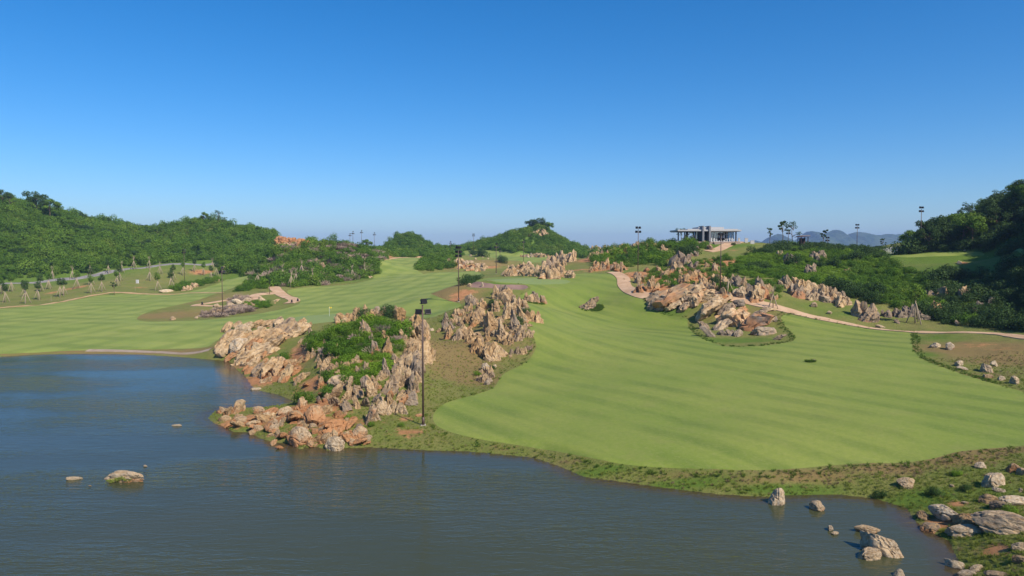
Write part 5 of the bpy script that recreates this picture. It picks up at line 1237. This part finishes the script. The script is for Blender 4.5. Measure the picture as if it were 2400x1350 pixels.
for u, d, vt, lab in [(2007,270,527,'lamp post against the blue mountains near the post fence'),(821,455,548,'shortest of four far lamp posts on the skyline'),(828,440,543,'second of four far lamp posts on the skyline, from the left'),(848,440,541,'third of four far lamp posts on the skyline, from the left'),(878,440,546,'fourth of four far lamp posts on the skyline, from the left'),(1056,480,566,'far small lamp post left of the low far hill'),(1846,268,540,'thin lamp post between two trees left of the pavilion'),(1938,275,557,'small lamp post right of the pavilion'),(1172,440,591,'small far lamp post on the pale far fairway')]:
    g = ground_at(u, d); top = P(u, vt, d)[2]; lamp(g, max(top - g[2], 4.5), H4 if d < 300 else H3, lab, .1)

# ------------------------------------------------------------------ clubhouse
MAT_ROOF = mat_plain('pale_roof_fascia', (0.46, 0.45, 0.45), 0.7, 0.3, 0, 0.12, 1.0)
MAT_SOFFIT = mat_plain('dark_soffit', (0.10, 0.10, 0.11), 0.7, 0.3, 0, 0.2, 1.0)
MAT_FIN = mat_plain('grey_stone_fin', (0.24, 0.24, 0.26), 0.85, 0.2, 0, 0.25, 2.0)
MAT_DKCOL = mat_plain('dark_column', (0.055, 0.055, 0.062), 0.6, 0.3, 0, 0.2, 2.0)
MAT_FRAME = mat_plain('white_window_frame', (0.72, 0.73, 0.74), 0.5, 0.4, 0, 0.1, 2.0)
MAT_BACK = mat_plain('grey_interior_wall', (0.30, 0.31, 0.34), 0.8, 0.2, 0, 0.2, 1.0)
MAT_TERR = mat_plain('terrace_stone', (0.34, 0.26, 0.21), 0.85, 0.2, 0, 0.25, 1.0)
def m_glass():
    t = NT('window_glass'); g = t.n('ShaderNodeBsdfGlossy'); g.inputs['Roughness'].default_value = .03; g.inputs['Color'].default_value = (.8, .85, .9, 1)
    tr = t.n('ShaderNodeBsdfTransparent'); tr.inputs[0].default_value = (.55, .64, .70, 1); fr = t.n('ShaderNodeFresnel'); fr.inputs[0].default_value = 1.6
    m = t.n('ShaderNodeMixShader'); t.l(t.math('ADD', fr.outputs[0], .12), m.inputs[0]); t.l(tr.outputs[0], m.inputs[1]); t.l(g.outputs[0], m.inputs[2]); return t.done(m.outputs[0])
MAT_GLASS = m_glass()
D = 258.0; px = D / F
gx = (1585 - 1200) * px; gz = P(1600, 567, D)[2]
ch = tag(empty('clubhouse', (gx, D, gz)), 'low modern clubhouse with flat pale roofs, dark columns and glass walls on the hilltop', 'building')
def L(u): return (u - 1585) * px
W = L(1733)
def bx(name, u0, u1, y0, y1, z0, z1, mat, par=ch):
    m = MB(); m.box(((L(u0) + L(u1)) / 2, (y0 + y1) / 2, (z0 + z1) / 2), (L(u1) - L(u0), y1 - y0, z1 - z0)); return m.build(name, mat, par)
bx('terrace', 1596, 1731, -1.8, 12, -2.2, .12, MAT_TERR)
for k in range(4): bx('step', 1668, 1690, -2.2 - k * .4, -1.8 - k * .4, -1.4, .0 - k * .18, MAT_TERR)
rf = bx('roof', 1585, 1733, -1.6, 11.5, 3.75, 4.25, MAT_ROOF); bx('soffit', 1587, 1731, -1.4, 11.3, 3.60, 3.748, MAT_SOFFIT, rf)
bx('roof_step', 1609, 1726, -1.0, 11, 4.252, 4.55, MAT_ROOF)
bx('upper_roof', 1637, 1696, 0.5, 9.5, 4.552, 5.25, MAT_ROOF)
for u in (1642, 1657.5): bx('fin', u, u + 3.8, -2.0, 3.5, 0.121, 5.6, MAT_FIN)
for u in (1602, 1608.5, 1622, 1627, 1637, 1721.5): bx('column', u, u + 2.6, -.6, -.15, .121, 3.598, MAT_DKCOL)
for u in (1602, 1622, 1721.5): bx('column', u, u + 2.6, 9.5, 9.9, .121, 3.598, MAT_DKCOL)
bx('back_wall', 1661, 1718, 7.0, 7.2, .121, 3.598, MAT_BACK); bx('core_wall', 1640, 1661, 4.0, 7.0, .121, 3.598, MAT_BACK)
wu = [1626, 1630, 1634.5, 1646, 1651.5, 1662, 1668, 1674, 1680, 1686, 1692, 1698, 1704, 1710, 1715.5, 1720.5]
for a, b in zip(wu[:-1], wu[1:]):
    if 1634 < a < 1640 or 1651 < a < 1660: continue
    w = bx('window', a, b - .15, .60, .64, .18, 3.55, MAT_GLASS)
    m = MB(); xa, xb = L(a), L(b - .15)
    for (x0, x1, z0, z1) in ((xa, xa + .09, .125, 3.59), (xb - .09, xb, .125, 3.59), (xa + .09, xb - .09, .125, .24), (xa + .09, xb - .09, 2.55, 2.64), (xa + .09, xb - .09, 3.50, 3.59)): m.box(((x0 + x1) / 2, .62, (z0 + z1) / 2), (x1 - x0, .10, z1 - z0))
    m.build('frame', MAT_FRAME, w)
for u in (1666, 1672.5, 1695, 1709, 1715): bx('pilaster', u, u + 1.6, .2, .5, .121, 2.5, MAT_FRAME)
for k in range(12):
    u = 1664 + k * 4.6; bx('terrace_post', u, u + .5, -1.7, -1.62, .121, .95, MAT_FRAME)
bx('terrace_rail', 1664, 1716, -1.70, -1.64, .952, 1.02, MAT_FRAME)
bx('side_wall', 1586, 1600, 1.0, 1.3, -.8, .5, MAT_ROOF)
# white wall fragments beside it
for u, d, w_, hh, lab in [(1731,262,4,2.0,'small white block right of the clubhouse terrace'),(1748,262,7,2.0,'low white wall fragment beside the clubhouse path'),(1762,258,9,1.6,'pale low wall in the shrubs right of the clubhouse')]:
    g = ground_at(u, d); m = MB(); m.box((0, 0, hh / 2 - .5), (w_ * d / F, .4, hh)); m.box((0, 0, hh - .42), (w_ * d / F + .1, .5, .12)); m.build('wall_block', MAT_ROOF, None, loc=g); tag(bpy.context.scene.objects[-1] if False else COL.objects[-1], lab, 'wall')

# pavilion
MAT_WOOD = mat_plain('dark_pavilion_timber', (0.075, 0.045, 0.038), 0.8, 0.2, 0, 0.3, 2.0)
g = ground_at(1880, 250); zt = P(1880, 553, 250)[2]; s_ = 250 / F
pv = tag(empty('pavilion', g), 'small dark timber pavilion with an upswept flat roof on the bank crest', 'pavilion')
hh = max(zt - g[2], 3.0)
m = MB(); V = [(-15 * s_, -1.8, hh - .45), (13 * s_, -1.8, hh - .1), (13 * s_, 2.2, hh - .1), (-15 * s_, 2.2, hh - .45), (-9 * s_, -1.2, hh), (14 * s_, -1.4, hh + .1), (14 * s_, 1.8, hh + .1), (-9 * s_, 1.8, hh)]
m.add(V, [(0, 3, 2, 1), (4, 5, 6, 7), (0, 1, 5, 4), (2, 3, 7, 6), (0, 4, 7, 3), (1, 2, 6, 5)]); r_ = m.build('roof', MAT_WOOD, pv)
MB().box((2.4 * s_, .2, hh + .14), (23 * s_, 3.0, .1)).build('roof_edge', MAT_ROOF, r_)
for sx in (-7, 9):
    for sy in (-1.2, 1.6): MB().tube([(sx * s_, sy, -.4), (sx * s_, sy, hh - .3)], .14, 8).build('post', MAT_WOOD, pv)
MB().box((1.2 * s_, .9, hh * .42), (11 * s_, 1.3, hh * .8)).build('back_panel', MAT_WOOD, pv)
MB().box((0, -1.25, .55), (15 * s_, .06, .9)).build('railing', MAT_FRAME, pv)

# post fence by the upper green
fe = tag(empty('post_fence', ground_at(2080, 236)), 'row of short white posts with rails left of the right wood', 'fence')
FP = []
for i in range(11):
    u = 2059 + i * 4.6; g = ground_at(u, 236); zt = max(P(u, 585 - i * .9, 236)[2], g[2] + 1.5); q = Vector(g) - fe.location; FP.append((q, zt - fe.location.z))
    MB().box((q.x, q.y, (q.z - .3 + zt - fe.location.z) / 2), (.24, .24, zt - fe.location.z - q.z + .3)).build('post', MAT_FRAME, fe)
for k in (.4, .8):
    m = MB(); m.tube([(a.x, a.y, a.z + (b - a.z) * k) for a, b in FP], .04, 6); m.build('rail', MAT_WOOD, fe)
# far white building in the gap
g = ground_at(730, 500); zt = P(730, 569, 500)[2]; h_ = max(zt - g[2], 3.0)
wb = tag(empty('white_building', g), 'far white building peeping through the gap between two green hills', 'building')
MB().box((0, 0, h_ / 2 - .5), (5.5, 6, h_)).build('wall', MAT_FRAME, wb)
MB().box((0, 0, h_ - .4), (6.2, 6.6, .3)).build('roof', MAT_ROOF, wb)
MB().box((1.0, -3.05, h_ * .55), (1.2, .1, 1.2)).build('window', MAT_BACK, wb)
# flag on the left green
c = cast(772, 741)
fg = tag(empty('golf_flag', c), 'yellow golf flag on a thin pole on the left green', 'flag')
MB().tube([(0, 0, -.2), (0, 0, 2.3)], .025, 6).build('pole', MAT_FRAME, fg)
MAT_YEL = mat_plain('yellow_flag_cloth', (0.70, 0.52, 0.06), 0.8, 0.2, 0, 0.15, 3.0)
m = MB(); V = []
for i in range(7):
    for z in (2.28, 1.9 + i * .012): V.append((.03 + i * .09, .05 * math.sin(i * 1.2), z - i * .006))
m.add(V, [(2 * i, 2 * i + 1, 2 * i + 3, 2 * i + 2) for i in range(6)]); m.build('flag', MAT_YEL, fg)
# utility box and marker stakes on the left slope
c = cast(322, 664); ub = tag(empty('utility_box', c), 'white utility cabinet on a patch of red earth on the left slope', 'cabinet')
MB().box((0, 0, .7), (.9, .6, 1.4)).build('body', MAT_FRAME, ub); MB().box((0, 0, 1.46), (1.0, .7, .1)).build('lid', MAT_ROOF, ub); MB().box((0, 0, .02), (1.3, 1.0, .12)).build('plinth', MAT_CONC, ub); MB().box((0, -.31, .72), (.72, .03, 1.1)).build('door', MAT_ROOF, ub)
for u, v, h, lab in [(317,682,1.8,'thin grey stake below the white utility cabinet'),(120,706,1.9,'thin pale stake beside the left earth track')]:
    m = MB(); m.tube([(0, 0, -.2), (0, 0, h)], [.05, .045], 6); m.tube([(0, 0, h), (0, 0, h + .06)], [.06, .03], 6); tag(m.build('marker_stake', MAT_STAKE, None, loc=cast(u, v)), lab, 'stake')
for u, v, lab in [(698,707,'dark bollard at the lower end of the left path'),(684,710,'dark bollard next to the one at the end of the left path'),(474,715,'dark bollard at the tip of the left path loop')]:
    m = MB(); m.tube([(0, 0, -.2), (0, 0, .9), (0, 0, 1.0)], [.28, .24, .12], 10); m.box((0, 0, .1), (.7, .7, .16)); tag(m.build('bollard', MAT_LAMP, None, True, cast(u, v)), lab, 'bollard', 'bollards on the left path')

# ------------------------------------------------------------------ far mountains
def m_mount():
    t = NT('forested_mountain'); p = t.geo()
    c = t.mix(t.ramp(t.noise(p, 0.01, 5), .35, .65), (0.030, 0.058, 0.018), (0.070, 0.095, 0.034)); return t.done(t.bsdf(c, .9, t.bump(t.noise(p, .03, 5), 1, 20), .05).outputs[0])
MAT_MOUNT = m_mount()
def mountains(prof, d, depth, name='mountains'):
    us = np.arange(prof[0][0], prof[-1][0], 2.0); pv_ = np.interp(us, [a for a, _ in prof], [b for _, b in prof])
    pv_ = np.where(us > 1300, 568 + (pv_ - 568) * 1.3, pv_) + 3.0 * fbm(us / 16.0, us * 0 + d * .01, 1.0, 5) + 5.0 * np.abs(fbm(us / 22.0, us * 0 + d * .02, 4.0, 3))
    rows = 25; V = []; n = len(us)
    for j in range(rows):
        t_ = (j / (rows - 1)) * 2 - 1; y_ = d + t_ * depth; w = math.exp(-(t_ * 2.0) ** 2) * (1 - t_ ** 4)
        for i, u in enumerate(us):
            top = P(u, pv_[i], d)[2]; x_ = (u - 1200) / F * d
            nz = float(w)
            V.append([x_, y_, 4 + (top - 4) * nz])
    V = np.array(V); nn = fbm(V[:, 0] / (depth * .16), V[:, 1] / (depth * .16), 2.0, 5)
    tt = np.repeat(np.linspace(-1, 1, rows), n); V[:, 2] += nn * depth * .012 * np.clip(1 - np.abs(tt), 0, 1) * (np.abs(tt) > .04); V[:, 2] = np.maximum(V[:, 2], 1)
    Fc = [(j * n + i, j * n + i + 1, (j + 1) * n + i + 1, (j + 1) * n + i) for j in range(rows - 1) for i in range(n - 1)]
    o = obj(name, mesh_np(name, V.tolist(), Fc, MAT_MOUNT, True)); struct(o)
mountains([(1300,592),(1360,586),(1385,578),(1410,577),(1440,586),(1480,588),(1560,586),(1700,582),(1725,570),(1740,578),(1765,562),(1790,572),(1810,556),(1822,551),(1838,558),(1860,568),(1885,560),(1895,548),(1915,549),(1930,554),(1946,549),(1956,545),(1965,553),(1978,560),(1995,551),(2010,548),(2025,550),(2045,555),(2070,552),(2090,554),(2120,551),(2200,556),(2300,566),(2420,590)], 5200, 700)
mountains([(280,566),(330,548),(350,536),(370,531),(400,531),(430,542),(480,560)], 1100, 130)

# ------------------------------------------------------------------ air: closed box of thin haze round camera and land
hz = bpy.data.materials.new('thin_haze'); hz.use_nodes = True; nt = hz.node_tree; nt.nodes.clear()
ho = nt.nodes.new('ShaderNodeOutputMaterial'); hv = nt.nodes.new('ShaderNodeVolumePrincipled')
hv.inputs['Color'].default_value = (0.42, 0.62, 1.0, 1); hv.inputs['Density'].default_value = 0.00012; hv.inputs['Anisotropy'].default_value = 0.0
nt.links.new(hv.outputs[0], ho.inputs['Volume'])
m = MB(); m.box((0, 4200, 100), (14000, 9800, 210)); h_ = m.build('haze', hz); h_['kind'] = 'stuff'
